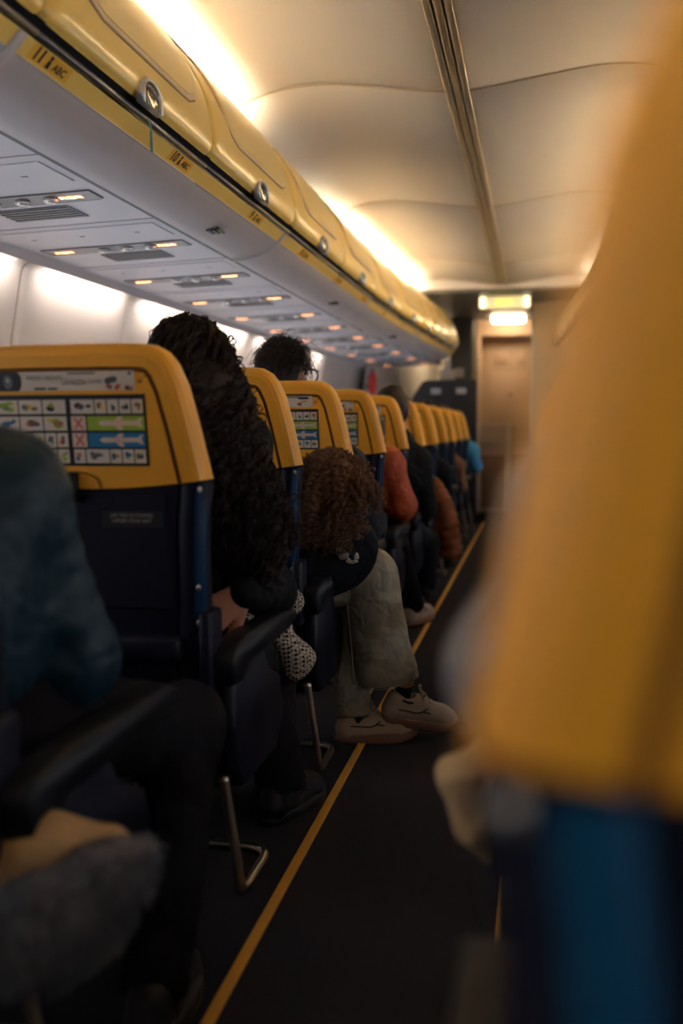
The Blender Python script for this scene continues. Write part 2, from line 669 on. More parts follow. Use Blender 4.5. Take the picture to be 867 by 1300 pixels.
# end of the vaulted ceiling, lower flat ceiling over the entry
em = MB()
prof = [(-p[0], p[1]) for p in CP[::-1]] + [(p[0], p[1]) for p in CP]
em.loft([[(x, CEIL_END + 0.01, z - 2.2 + 0.01) for x, z in prof], [(x, CEIL_END + 0.03, min(0.0, z - 2.2)) for x, z in prof]], None, closed=False)
em.build('ceiling_end_panel', M_CEIL, ceil_root)
e2 = MB()
e2.box((-1.5, CEIL_END + 0.02, 0.0), (1.5, Y_FRONT, 0.03))
e2.build('entry_ceiling', M_GALLEY, ceil_root)

# outer skin above bins (closes the cove)
for side, nm in ((1, 'trim_3'), (-1, 'trim_4')):
    cv = MB()
    cpts = [(-0.75, 2.12), (-0.87, 2.075), (-1.06, 2.07), (-1.07, 2.11)]
    rings = []
    for yy in (Y_BACK, 6, 7, 8, 9, 10.02):
        rings.append([(CX + side * (x + (taper(yy))), yy, z) for x, z in cpts])
    cv.loft(rings, None, closed=False)
    tag(cv.build(nm, M_WALL), 'cove ledge behind the overhead bins', kind='structure')


def cove_lamp(side):
    for i, a in enumerate(np.arange(3.955 - 1.016 * 6, 9.0, 1.016)):
        b = min(a + 0.99, 9.1)
        lm = MB()
        y0, y1 = a, b
        rings = []
        for yy in (y0, y1):
            t = taper(yy)
            rings.append([(CX + side * (-0.865 + t), yy, 2.092), (CX + side * (-0.90 + t), yy, 2.112), (CX + side * (-0.935 + t), yy, 2.092)])
        mid = (a + b) / 2
        lit = not (3.94 < mid < 5.97) if side == 1 else mid > 3.94
        lm.loft(rings, M_COVE if lit else M_COVE_OFF, closed=False)
        o = lm.build('cove_lamp', None)
        rebase(o, (CX + side * -0.9, (y0 + y1) / 2, 2.09))
        tag(o, '%s cove lamp hidden on top of the %s overhead bins' % ('lit warm white' if lit else 'unlit', 'left' if side == 1 else 'right'), 'lamp',
            '%s cove lamps above the %s bins' % ('lit' if lit else 'unlit', 'left' if side == 1 else 'right'))


cove_lamp(1)
cove_lamp(-1)

# sidewalls
WP = bez([(-1.61, 1.618), (-1.635, 1.59), (-1.66, 1.47), (-1.70, 1.25), (-1.73, 1.0), (-1.74, 0.7), (-1.71, 0.35), (-1.66, 0.0)], 5)


def ring_rr(cx, cz, hw, hh, r, n=5):
    out = []
    for sx, sz, a0 in ((1, 1, 0), (-1, 1, 90), (-1, -1, 180), (1, -1, 270)):
        for i in range(n):
            a = math.radians(a0 + 90 * i / (n - 1))
            out.append((cx + sx * (hw - r) + r * math.cos(a), cz + sz * (hh - r) + r * math.sin(a)))
    return out


for side, nm in ((1, 'wall_left'), (-1, 'wall_right')):
    root = tag(empty(nm, (CX, 0, 0)), 'pale curved sidewall panels washed by lamps on the %s side' % ('left' if side == 1 else 'right'), kind='structure')
    bk = MB()
    ys = [Y_BACK, 6, 7, 8, 9, 10, 11]
    bk.loft([[(side * (p[0] - 0.02 + taper(min(yy, 10.4))), yy, p[1]) for p in WP] for yy in ys], None, closed=False)
    bk.build('joint_backing', M_WALLD, root)
    y = 4.62 - 1.016 * 7
    while y < 10.3:
        a, b = y + 0.012, y + 1.004
        pm = MB()
        rings = []
        for f, dx in ((0, 0.028), (0.004, 0.006), (0.03, 0.0), (0.05, 0.0), (0.35, -0.004), (0.65, -0.004), (0.95, 0.0), (0.97, 0.0), (0.996, 0.006), (1, 0.028)):
            yy = a + (b - a) * f
            rings.append([(side * (p[0] - dx + taper(min(yy, 10.4))), yy, p[1]) for p in WP])
        pm.loft(rings, None, closed=False, smooth=True)
        po = pm.build('sidewall_panel', M_WALL, root)
        for wy in (a + 0.25, a + 0.75):
            if wy > 9.6:
                continue
            t = taper(wy)
            fr = MB()
            wx = -1.722 + t
            inner = ring_rr(wy, 1.02, 0.115, 0.165, 0.09)
            outer = ring_rr(wy, 1.02, 0.15, 0.20, 0.12)
            r3 = [[(side * (wx - 0.012), p[0], p[1]) for p in outer], [(side * (wx + 0.010), p[0], p[1]) for p in outer],
                  [(side * (wx + 0.008), p[0], p[1]) for p in inner], [(side * (wx - 0.018), p[0], p[1]) for p in inner]]
            fr.loft(r3, None, True, False, True)
            fo = fr.build('window_frame', M_WALL, po)
            gl = MB()
            gl.add([(side * (wx - 0.003), p[0], p[1]) for p in inner], [tuple(range(len(inner)))])
            gl.build('window_pane', M_DAY, po)
        y += 1.016
    # sidewall lamps, one above each panel
    y = 4.62 - 1.016 * 7
    while y < 8.6:
        a, b = y + 0.12, y + 0.90
        lm = MB()
        lm.loft([[(side * (-1.556 + taper(yy)), yy, 1.606), (side * (-1.575 + taper(yy)), yy, 1.628)] for yy in (a, b)], None, closed=False)
        o = lm.build('sidewall_lamp', M_WLAMP, None)
        o.location = (CX, 0, 0)
        rebase(o, (0, 0, 0))
        o.location = (CX, 0, 0)
        tag(o, 'slim white lamp washing the top of a %s sidewall panel' % ('left' if side == 1 else 'right'), 'lamp',
            'sidewall lamps along the %s wall' % ('left' if side == 1 else 'right'))
        y += 1.016
    # upper closing panel between lamp and PSU
    up = MB()
    up.loft([[(side * (-1.53 + taper(yy)), yy, 1.632), (side * (-1.72 + taper(yy)), yy, 1.632)] for yy in ys[:-1]], None, closed=False)
    up.build('lamp_ledge', M_WALL, root)
    vl = MB()
    vl.loft([[(side * (-1.535 + taper(yy)), yy, 1.632), (side * (-1.547 + taper(yy)), yy, 1.600), (side * (-1.552 + taper(yy)), yy, 1.600), (side * (-1.552 + taper(yy)), yy, 1.63)] for yy in ys[:-1]], None, closed=False)
    vl.build('lamp_valance', M_PSU, root)

bw = MB()
bw.box((-2.2, Y_BACK - 0.05, 0), (1.6, Y_BACK, 2.4))
tag(bw.build('wall_back', M_WALL), 'cabin cross wall behind the camera', kind='structure')

# ------------------------------------------------------------------ overhead bins
# profile, relative to CX (left side)
DOORP = bez([(-0.650, 1.774), (-0.632, 1.790), (-0.626, 1.83), (-0.638, 1.905), (-0.662, 1.975), (-0.705, 2.05), (-0.755, 2.115), (-0.80, 2.155), (-0.86, 2.17)], 4)
BELP = bez([(-0.875, 1.645), (-0.83, 1.647), (-0.76, 1.664), (-0.715, 1.688), (-0.693, 1.706)], 4)
LIPP = [(-0.693, 1.706), (-0.688, 1.712), (-0.664, 1.738), (-0.668, 1.743)]
DN = None


def pnorm(P, i):
    a = np.array(P[max(i - 1, 0)])
    b = np.array(P[min(i + 1, len(P) - 1)])
    t = b - a
    t /= np.linalg.norm(t)
    return np.array([t[1], -t[0]])     # outward (towards the aisle)


NUMWORD = {'1': 'one', '2': 'two', '3': 'three', '4': 'four', '5': 'five', '6': 'six', '7': 'seven', '8': 'eight', '9': 'nine', '10': 'ten', '11': 'eleven'}
ROWNUM = {0: '11', 1: '10', 2: '9', 3: '8', 4: '7', 5: '6', 6: '5', 7: '4', 8: '3', 9: '2', 10: '1'}


def make_bin(ya, yb, side, idx, joint, label, group):
    cy = (ya + yb) / 2
    root = empty('overhead_bin', (CX, ya, 1.65))
    tag(root, label, 'overhead bin', group)

    def W(p):        # section coords (x rel CX, world y, z) -> local
        x, y, z = p
        return (side * (x + taper(y)), y - ya, z - 1.65)
    L = yb - ya
    # belly
    b = MB()
    ysub = [ya, ya + L * 0.33, ya + L * 0.66, yb]
    b.loft([[W((p[0], yy, p[1])) for p in BELP] for yy in ysub], None, False, smooth=True)
    b.build('belly', M_BELLY, root)
    b = MB()
    b.loft([[W((p[0], yy, p[1])) for p in LIPP] for yy in ysub], None, False)
    b.build('lip_strip', M_BINY, root)
    # thin light edge between belly and lip
    b = MB()
    b.tube([W((-0.6935, yy, 1.7065)) for yy in ysub], 0.0022, n=6)
    b.build('edge_bead', M_BELLY, root)
    # dark rail gap with a grey rail
    b = MB()
    b.loft([[W((-0.668, yy, 1.740)), W((-0.684, yy, 1.748)), W((-0.684, yy, 1.770)), W((-0.650, yy, 1.778))] for yy in ysub], None, False)
    b.build('rail_gap', M_DARK, root)
    b = MB()
    b.tube([W((-0.660, yy, 1.752)) for yy in ysub], 0.0075, n=8)
    b.build('rail', M_RAIL, root)
    # door: rounded down at both ends
    d = MB()
    rings = []
    for yy, ins in [(ya + 0.002, 0.030), (ya + 0.004, 0.018), (ya + 0.012, 0.008), (ya + 0.028, 0.002), (ya + 0.05, 0), (cy, 0), (yb - 0.05, 0), (yb - 0.028, 0.002),
                    (yb - 0.012, 0.008), (yb - 0.004, 0.018), (yb - 0.002, 0.030)]:
        ring = []
        for i, p in enumerate(DOORP):
            n = pnorm(DOORP, i)
            ring.append(W((p[0] - n[0] * ins, yy, p[1] - n[1] * ins)))
        rings.append(ring)
    d.loft(rings, None, False, smooth=True)
    door = d.build('door', M_BINY, root)
    # raised panel on the door with a groove edge
    i0, i1 = 10, len(DOORP) - 4
    for nm, off, mrg, mm in (('panel_groove', 0.0015, 0.0, mat('bin_groove', (0.22, 0.12, 0.03), 0.6)), ('panel_border', 0.0045, 0.003, M_BINE), ('door_panel', 0.0065, 0.014, M_BINP)):
        pp = MB()
        ys_, rg = [], []
        a, bb = ya + L * 0.13 + mrg, yb - L * 0.10 - mrg
        K = 14
        for q in range(K + 1):
            yy = a + (bb - a) * q / K
            # rounded forward and aft edges: the panel's bottom rises near its ends
            e = min(yy - a, bb - yy) / (0.13 * L)
            lift = 0 if e >= 1 else (1 - math.sqrt(max(0, 1 - (1 - e) ** 2)))
            lo = i0 + mrg * 60 + lift * 5.5
            hi = i1 - mrg * 60
            ring = []
            for s in np.linspace(0, 1, 12):
                t = lo + (hi - lo) * s
                k = int(min(max(math.floor(t), 0), len(DOORP) - 2))
                fr = t - k
                p = np.array(DOORP[k]) * (1 - fr) + np.array(DOORP[k + 1]) * fr
                n = pnorm(DOORP, k) * (1 - fr) + pnorm(DOORP, k + 1) * fr
                ring.append(W((p[0] + n[0] * off, yy, p[1] + n[1] * off)))
            rg.append(ring)
        pp.loft(rg, None, False, smooth=True)
        # skirt
        per = [r[0] for r in rg] + rg[-1][1:] + [r[-1] for r in rg[::-1]][1:] + rg[0][::-1][1:]
        pp.loft([per, [(x - side * 0.006, y, z - 0.003) for x, y, z in per]], None, True)
        pp.build(nm, mm, door)
    # handle: D-shaped silver surround with a dark glossy cup
    h = MB()
    hx = -0.626

    def dshape(s, dz=0.0):
        out = [(-0.028 * s, 0.0 + 0.004 * (1 - s)), (0.028 * s, 0.0 + 0.004 * (1 - s))]
        for i in range(9):
            a = math.pi * i / 8
            out.append((0.028 * s * math.cos(a), 0.034 + 0.030 * s * math.sin(a)))
        return out
    zz = 1.758
    rr = []
    for s, off in ((1.12, -0.01), (1.12, 0.006), (1.0, 0.010), (0.82, 0.008), (0.80, -0.004)):
        rr.append([W((hx + off - 0.10 * max(0, q[1] - 0.045), cy + q[0] * 2.1, zz + q[1] * 1.05)) for q in dshape(s)])
    h.loft(rr, M_SILV, True, False, True)
    ho = h.build('handle', None, root)
    h2 = MB()
    rc = [[W((hx + off - 0.10 * max(0, q[1] - 0.045), cy + q[0] * 2.1, zz + q[1] * 1.05)) for q in dshape(s)] for s, off in ((0.80, 0.003), (0.5, 0.006), (0.05, 0.007))]
    h2.loft(rc, M_HAND, True, True, True)
    h2.build('handle_cup', None, ho)
    # joint cover
    if joint:
        j = MB()
        rings = []
        for dy, o in ((-0.014, 0.0), (-0.010, 0.006), (0.010, 0.006), (0.014, 0.0)):
            prof = list(BELP) + LIPP[1:3]
            ring = []
            for i, p in enumerate(prof):
                n = pnorm(prof, i)
                ring.append(W((p[0] + n[0] * (o + 0.001), yb - 0.045 + dy, p[1] + n[1] * (o + 0.001))))
            rings.append(ring)
        j.loft(rings, None, False, smooth=True)
        j.build('joint_cover', M_BELLY, root)
        v = MB()
        vy = yb - 0.60
        for s in range(3):
            v.box(W((-0.80 + s * 0.018, vy, 1.649)), W((-0.79 + s * 0.018, vy + 0.07, 1.655 + 0.003 * s)))
        v.build('vent_slot', M_DARK, root)
    return root


def bin_sticker(row, side, binroot, ya):
    """row number sticker on the lip of the bin: number, figure, letters"""
    yy = 1.885 + PITCHY * row
    a = np.array([-0.688, 1.7125])
    b = np.array([-0.6645, 1.7375])
    up = b - a
    n = np.array([up[1], -up[0]])
    n = n / np.linalg.norm(n)

    def P(u, v, o):   # u along forward, v 0..1 up the lip
        q = a + up * v + n * o
        return (side * (q[0] + taper(yy)), yy + u - ya, q[1] - 1.65)
    s = MB()
    s.add([P(-0.008, 0.0, 0.001), P(0.155, 0.0, 0.001), P(0.155, 1, 0.001), P(-0.008, 1, 0.001)], [(0, 1, 2, 3)], M_STICK)
    tv, tf = text_mesh(ROWNUM[row], 0.040, bold=0.0016)
    s.add([P(0.025 + x, 0.5 + y / 0.034, 0.002) for x, y, z in tv], tf, M_INK)
    # seat figure
    s.add([P(0.060, 0.1, 0.002), P(0.075, 0.1, 0.002), P(0.072, 0.6, 0.002), P(0.062, 0.6, 0.002)], [(0, 1, 2, 3)], M_INK)
    s.add([P(0.067 + 0.006 * math.cos(t), 0.78 + 0.17 * math.sin(t), 0.002) for t in np.linspace(0, 5.6, 8)], [tuple(range(8))], M_INK)
    tv, tf = text_mesh('ABC', 0.024, bold=0.0006)
    s.add([P(0.112 + x * 1.1, 0.42 + y / 0.034, 0.002) for x, y, z in tv], tf, M_INK)
    s.build('row_sticker', None, binroot)


bin_edges = [1.87 + 1.016 * i for i in range(-4, 7)]
half = [bin_edges[-1] + 0.508 * i for i in range(1, 5)]
BE = bin_edges + half
for side in (1, -1):
    for i in range(len(BE) - 1):
        ya, yb = BE[i], BE[i + 1]
        if side == 1:
            rows_here = [NUMWORD[ROWNUM[q]] for q in ROWNUM if ya <= 1.885 + PITCHY * q < yb]
            short = 'short yellow' if yb - ya < 0.6 else 'yellow'
            if i < 4:
                lab, grp = 'yellow overhead bin above the left seats, aft of the row eleven sticker', 'left bins aft of row eleven'
            elif not rows_here:
                lab, grp = 'short yellow overhead bin without a row sticker near the front', 'left bins'
            elif len(rows_here) == 2:
                lab, grp = '%s overhead bin carrying the row %s and row %s stickers' % (short, *rows_here), 'left bins'
            else:
                lab, grp = '%s overhead bin carrying the row %s sticker' % (short, rows_here[0]), 'left bins'
        else:
            lab, grp = 'yellow overhead bin above the right hand seats', 'right hand bins'
        joint = (i % 2 == 1) and yb - ya > 0.6
        r = make_bin(ya, yb, side, i, joint, lab, grp)
        if side == 1:
            for row in ROWNUM:
                yy = 1.885 + PITCHY * row
                if ya <= yy < yb:
                    bin_sticker(row, side, r, ya)
    # end cap
    ec = MB()
    ye = BE[-1]
    prof = list(BELP) + LIPP[1:] + list(DOORP)
    ring0 = [(side * (p[0] + taper(ye)), 0, p[1] - 1.65) for p in prof]
    cxm = np.mean([p[0] for p in ring0])
    czm = np.mean([p[2] for p in ring0])
    ring1 = [(cxm + (p[0] - cxm) * 0.96, 0.05, czm + (p[2] - czm) * 0.96) for p in ring0]
    ring2 = [(cxm + (p[0] - cxm) * 0.8, 0.075, czm + (p[2] - czm) * 0.8) for p in ring0]
    ec.loft([ring0, ring1, ring2], None, True, True, True)
    eo = ec.build('bin_end_cap', M_BINY)
    eo.location = (CX, ye, 1.65)
    tag(eo, 'rounded yellow end cap closing the %s bin row' % ('left' if side == 1 else 'right'), 'end cap')

# teal strap hanging out of the bin
st = MB()
sp = at(184, 150, 2.42)
st.loft([[(-0.973 + 0.004, 2.425 - 0.007, 1.752), (-0.973 + 0.004, 2.425 + 0.007, 1.752)],
         [(-0.958, 2.425 - 0.007, 1.748), (-0.958, 2.425 + 0.007, 1.748)],
         [(-0.954, 2.426 - 0.007, 1.72), (-0.954, 2.426 + 0.007, 1.72)],
         [(-0.955, 2.43 - 0.007, 1.672), (-0.955, 2.43 + 0.007, 1.672)],
         [(-0.957, 2.43 - 0.007, 1.672), (-0.957, 2.43 + 0.007, 1.672)],
         [(-0.956, 2.426 - 0.007, 1.72), (-0.956, 2.426 + 0.007, 1.72)]], None, False)
o = st.build('strap', M_STRAP)
rebase(o, (-0.955, 2.43, 1.672))
tag(o, 'teal fabric strap hanging out of the overhead bin', 'strap')


# ------------------------------------------------------------------ passenger service units under the bins
def make_psu(side):
    """local: origin at CX, row start; x from -0.885 to -1.545 (times side)"""
    root = empty('passenger_service_unit')
    zs = lambda x: 1.652 - 0.022 * (abs(x) - 0.885) / 0.66 - 1.65
    X = lambda x: side * x
    L = PITCHY

    def slab(a, b, y0, y1, th, mm, nm, par, dz=0.0):
        s = MB()
        v = []
        for z in (0, th):
            for (x, y) in ((a, y0), (b, y0), (b, y1), (a, y1)):
                v.append((X(x), y, zs(x) + dz + z))
        f = [(0, 1, 2, 3), (7, 6, 5, 4), (0, 4, 5, 1), (1, 5, 6, 2), (2, 6, 7, 3), (3, 7, 4, 0)]
        s.add(v, f)
        return s.build(nm, mm, par)
    slab(-0.875, -1.56, 0, L, 0.012, M_DARK, 'backing', root, 0.012)
    slab(-0.898, -1.535, 0.30, L - 0.003, 0.010, M_PSU, 'panel', root, 0.003)
    ox = slab(-0.898, -1.535, 0.003, 0.296, 0.010, M_PSU, 'oxygen_door', root, 0.001)
    fr = slab(-0.93, -1.50, 0.05, 0.25, 0.004, M_PSU, 'oxygen_door_plate', ox, -0.002)
    for x in (-1.02, -1.22, -1.40):
        lt = MB()
        lt.box((X(x), 0.16, zs(x) - 0.0035), (X(x - 0.018), 0.168, zs(x) + 0.002))
        lt.build('latch', M_GRILL, ox)
    # slot with lamps
    sl = slab(-0.94, -1.49, 0.36, 0.46, 0.006, M_PSUD, 'lamp_slot', root, -0.0015)
    for x in (-1.08, -1.17, -1.26):
        rl = MB()
        c = np.array([X(x), 0.41, zs(x) - 0.002])
        rings = []
        for r, dz in ((0.022, 0), (0.022, -0.008), (0.016, -0.013), (0.006, -0.014)):
            rings.append([c + np.array([r * math.cos(t), r * math.sin(t), dz]) for t in np.linspace(0, 2 * math.pi, 12, endpoint=False)])
        rl.loft(rings, None, True, True, True)
        rl.build('reading_lamp', M_RLAMP, root)
    for x in (-0.985, -1.385):
        sg = MB()
        for q in range(3):
            xa = x - 0.024 * q
            sg.add([(X(xa), 0.398, zs(xa) - 0.003), (X(xa - 0.019), 0.398, zs(xa) - 0.003), (X(xa - 0.021), 0.425, zs(xa) - 0.003),
                    (X(xa - 0.009), 0.418 + 0.01 * (q % 2), zs(xa) - 0.003), (X(xa + 0.002), 0.425, zs(xa) - 0.003)], [(0, 1, 2, 3, 4)])
        sg.build('lit_sign', M_SIGN, root)
    gr = slab(-1.08, -1.32, 0.51, 0.66, 0.004, M_GRILL, 'speaker_grille', root, -0.001)
    for k in range(5):
        slab(-1.085, -1.315, 0.518 + k * 0.028, 0.528 + k * 0.028, 0.003, M_PSUD, 'grille_slat', gr, -0.004)
    slab(-0.955, -1.48, 0.475, 0.478, 0.002, M_PSUD, 'seam', root, 0.0015)
    # dark edge strip along the bin and along the wall
    slab(-0.870, -0.896, 0, L, 0.01, M_DARK, 'edge_gap', root, -0.003)
    return root


for side in (1, -1):
    proto = make_psu(side)
    for n, k in enumerate(range(-5, 11)):
        r = proto if n == 0 else copy_tree(proto)
        y0 = 2.33 + PITCHY * (k)
        r.location = (CX + side * taper(y0 + 0.4), y0, 1.65)
        g = 'service panels under the %s bins' % ('left' if side == 1 else 'right')
        lab = 'grey service panel with lit orange signs and lamps under the %s bins' % ('left' if side == 1 else 'right')
        if side == 1 and k + 1 in ROWNUM:
            lab = 'grey service panel with lit orange signs, level with the row %s bin sticker' % NUMWORD[ROWNUM[k + 1]]
        tag(r, lab, 'service panel', g)


# ------------------------------------------------------------------ seats
HW_Z = [(0.40, 0.238), (0.60, 0.246), (0.80, 0.257), (0.88, 0.266), (0.984, 0.246), (1.06, 0.2285), (1.10, 0.212), (1.122, 0.195), (1.136, 0.170), (1.14, 0.135)]


def hw(z):
    return float(np.interp(z, [a for a, _ in HW_Z], [b for _, b in HW_Z]))


TILT = 0.13


def tl(p):
    """lean of the backrest"""
    x, y, z = p
    return (x, y - (z - 0.88) * TILT, z)


def zb(x):
    """lower edge of the yellow head shell"""
    return 0.861 + 0.019 * min(1.0, abs(x) / 0.266) ** 2


EDGE = [(0.0, 0.052), (0.0, 0.030), (0.004, 0.014), (0.012, 0.005), (0.024, 0.0), (0.046, 0.0), (0.049, 0.0065), (0.0525, 0.0065), (0.0555, 0.002), (0.075, 0.001)]


def make_seat(side, full=True):
    """side=+1: aisle is on +x"""
    root = empty('airline_seat')
    # ---- head shell
    sh = MB()
    outl = []
    for z in (0.88, 0.91, 0.95, 0.984, 1.02, 1.06, 1.085, 1.10, 1.112, 1.122, 1.130, 1.136, 1.139):
        outl.append((hw(z), z))
    outl += [(0.12, 1.14), (0.06, 1.1405)]
    outl = [(x, z) for x, z in outl] + [(0, 1.1405)] + [(-x, z) for x, z in outl[::-1]]
    P = np.array(outl)
    T = np.gradient(P, axis=0)
    T /= np.linalg.norm(T, axis=1, keepdims=True)
    Nn = np.stack([-T[:, 1], T[:, 0]], 1)     # inward normals
    rings = []
    for ins, yo in EDGE:
        q = P + Nn * ins
        ring = []
        for j, (x, z) in enumerate(q):
            if j in (0, len(q) - 1):
                x = math.copysign(hw(0.88) - ins, x)
                z = zb(x)
            ring.append(tl((x, yo, max(z, zb(x)))))
        rings.append(ring)
    for a in range(len(rings) - 1):
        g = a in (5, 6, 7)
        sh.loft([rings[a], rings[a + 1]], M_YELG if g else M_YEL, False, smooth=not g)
    # centre panel down to the lower edge
    inner = rings[-1]
    xs = np.linspace(inner[0][0], inner[-1][0], 15)
    bot = [tl((x, 0.001, zb(x))) for x in xs]
    top = []
    ip = np.array(inner)
    nrm = []
    zrows = []
    # grid fill: columns from bottom curve to the inner outline
    zin = lambda x: float(np.interp(abs(x), *[list(t) for t in zip(*sorted([(abs(px), pz) for px, _, pz in inner[:len(inner) // 2 + 1]]))]))
    cols = []
    for x in xs[1:-1]:
        zt = zin(x)
        cols.append([tl((x, 0.001, zb(x) + (zt - zb(x)) * s)) for s in np.linspace(0, 1, 5)])
    first = [inner[0]] * 5
    sh.add(list(inner), [tuple(range(len(inner)))[::-1]], M_YEL)
    # fill between straight chord and bowed lower edge
    n = len(bot)
    sh.add(bot, [tuple(range(n))], M_YEL)
    # lower lip thickness
    lip = [tl((x, 0.0, zb(x))) for x in np.linspace(-0.266, 0.266, 21)]
    lip2 = [tl((x, 0.03, zb(x) - 0.002)) for x in np.linspace(-0.266, 0.266, 21)]
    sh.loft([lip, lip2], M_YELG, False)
    sh.build('head_shell', None, root)
    # front pad of the headrest
    fp = MB()
    rg = []
    for ins, yo in ((0.004, 0.045), (0.004, 0.06), (0.012, 0.075), (0.04, 0.085)):
        q = P + Nn * ins
        rg.append([tl((x, yo, max(z, 0.86))) for x, z in q])
    fp.loft(rg, None, False, smooth=True)
    fp.add(rg[-1], [tuple(range(len(rg[-1])))])
    fp.build('headrest_pad', M_LEATH, root)
    # ---- lower back shell (navy)
    bs = MB()
    zz = [0.40, 0.50, 0.60, 0.70, 0.80]
    rows = []
    prof_ins = [(0.0, 0.055), (0.0, 0.03), (0.004, 0.016), (0.012, 0.008), (0.024, 0.004), (0.046, 0.004), (0.049, 0.010), (0.053, 0.010), (0.056, 0.006), (0.09, 0.004), (0.16, 0.003)]
    xprof = [(-1, i, y) for i, y in prof_ins] + [(1, i, y) for i, y in prof_ins[::-1]]
    for z in zz + [None]:
        row = []
        for s, ins, yo in xprof:
            if z is None:
                x = s * (hw(0.87) - ins)
                z2 = zb(x) - 0.0035
            else:
                x = s * (hw(z) - 0.004 - ins)
                z2 = z
            row.append(tl((x, yo + 0.003, z2)))
        rows.append(row)
    bs.loft(rows, None, False, smooth=True)
    bs.build('back_shell', M_NAVY, root)
    # blue rim trims; right bank brighter and inset, its gloss highlight put into the colour
    for s in (-1, 1):
        tr = MB()
        rws = []
        for z in zz + [0.868]:
            row = []
            for ins, yo in (((-0.0015, 0.03), (0.003, 0.0125), (0.010, 0.0050), (0.016, 0.0018)) if side > 0 else ((0.019, 0.0012), (0.024, -0.002), (0.034, -0.004), (0.042, -0.002), (0.047, 0.004))):
                row.append(tl((s * (hw(z) - 0.004 - ins), yo + 0.003, z)))
            rws.append(row)
        tr.loft(rws, None, False, smooth=True)
        to = tr.build('rim_trim', M_BLUE if side > 0 else mat('seat_blue_trim_highlight', (0.004, 0.062, 0.14), 0.25, coat=0.3), root)
        if full:
            for z in (0.862, 0.668, 0.597):
                sc = MB()
                c = np.array(tl((s * (hw(z) - 0.012), 0.0075, z)))
                rr = [[c + np.array([r * math.cos(t), y, r * 1.4 * math.sin(t)]) for t in np.linspace(0, 2 * math.pi, 8, endpoint=False)] for r, y in ((0.0045, 0.001), (0.0045, -0.002), (0.002, -0.003))]
                sc.loft(rr, None, True, True, True)
                sc.build('screw', M_SCREW, to)
    # ---- back cushion
    bc = MB()
    rws = []
    for z in (0.42, 0.46, 0.56, 0.66, 0.76, 0.86, 0.88):
        row = []
        wd = hw(z) - 0.006
        th = {0.42: 0.09, 0.46: 0.11, 0.56: 0.115, 0.66: 0.10, 0.76: 0.095, 0.86: 0.085, 0.88: 0.07}[z]
        for f, d in ((-1, 0.05), (-0.97, th - 0.01), (-0.8, th + 0.012), (-0.5, th), (0, th - 0.008), (0.5, th), (0.8, th + 0.012), (0.97, th - 0.01), (1, 0.05)):
            row.append(tl((wd * f, d, z)))
        rws.append(row)
    bc.loft(rws, None, False, smooth=True)
    bc.build('back_cushion', M_LEATH, root)
    # ---- seat cushion and pan
    cu = MB()
    cu.box((-0.235, 0.10, 0.34), (0.235, 0.56, 0.445), bev=0.035)
    cu.build('seat_cushion', M_LEATH, root)
    pn = MB()
    pn.box((-0.24, 0.06, 0.27), (0.24, 0.52, 0.335), bev=0.015)
    pn.build('seat_pan', M_NAVY, root)
    # ---- tray table face (below the shell) and latch
    tb = MB()
    tb.add([tl(p) for p in [(-0.185, 0.0055, 0.62), (0.185, 0.0055, 0.62), (0.185, 0.0055, 0.855), (0.06, 0.0055, 0.852), (-0.06, 0.0055, 0.852), (-0.185, 0.0055, 0.855),
                            (-0.185, 0.001, 0.625), (0.185, 0.001, 0.625), (0.185, 0.001, 0.851), (-0.185, 0.001, 0.851)]],
           [(0, 1, 7, 6), (1, 2, 8, 7), (5, 0, 6, 9), (6, 7, 8, 9), (2, 3, 4, 5, 9, 8)])
    tray = tb.build('tray_table', M_NAVY, root)
    if full:
        # latch recess arch (yellow) and latch
        ar = MB()
        pts = [(0.055 * math.cos(t), 0.862 + 0.034 * math.sin(t) ** 0.7) for t in np.linspace(0.001, math.pi - 0.001, 17)]
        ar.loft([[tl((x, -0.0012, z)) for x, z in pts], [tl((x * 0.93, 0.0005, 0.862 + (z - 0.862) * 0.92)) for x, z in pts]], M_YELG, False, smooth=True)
        ar.add([tl((x * 0.93, -0.0006, 0.862 + (z - 0.862) * 0.92)) for x, z in pts], [tuple(range(17))], M_YEL)
        ar.build('latch_recess', None, root)
        la = MB()
        la.loft([[tl((0.010 * c, y, z)) for c in (-1, 1)] + [tl((0.010 * c * w_, y - 0.012, z)) for c, w_ in ((1, 0.8), (-1, 0.8))] for z, y in ((0.835, 0.0), (0.86, -0.004), (0.886, -0.003), (0.893, 0.002))],
                None, True, True, True)
        la.build('tray_latch', M_ARM, root)
        rc = MB()
        pts = [(0.075 * math.cos(t), 0.852 - 0.034 * abs(math.sin(t)) ** 0.6) for t in np.linspace(0.02, math.pi - 0.02, 15)]
        rc.tube([tl((x, 0.0006, z)) for x, z in pts], 0.0016, n=6)
        rc.build('recess_rim', M_ARM, tray)
        # label on the tray table
        lb = MB()
        lx, lz = 0.125 * 1, 0.805
        lb.add([tl(p) for p in [(lx - 0.075, -0.0002, lz - 0.018), (lx + 0.055, -0.0002, lz - 0.018), (lx + 0.055, -0.0002, lz + 0.014), (lx - 0.075, -0.0002, lz + 0.014)]], [(0, 1, 2, 3)], M_CARDK)
        lb.add([tl(p) for p in [(lx + 0.053, -0.0006, lz - 0.018), (lx + 0.0565, -0.0006, lz - 0.018), (lx + 0.0565, -0.0006, lz + 0.014), (lx + 0.053, -0.0006, lz + 0.014)]], [(0, 1, 2, 3)], M_BLUE)
        for k, tx in enumerate(('LIFE VEST IS STOWED', 'UNDER YOUR SEAT')):
            tv, tf = text_mesh(tx, 0.0100)
            lb.add([tl((lx - 0.012 + x * 0.92, -0.0008, lz + 0.005 - k * 0.0105 + y)) for x, y, z in tv], tf, M_TEXT)
        lb.build('life_vest_label', None, tray)
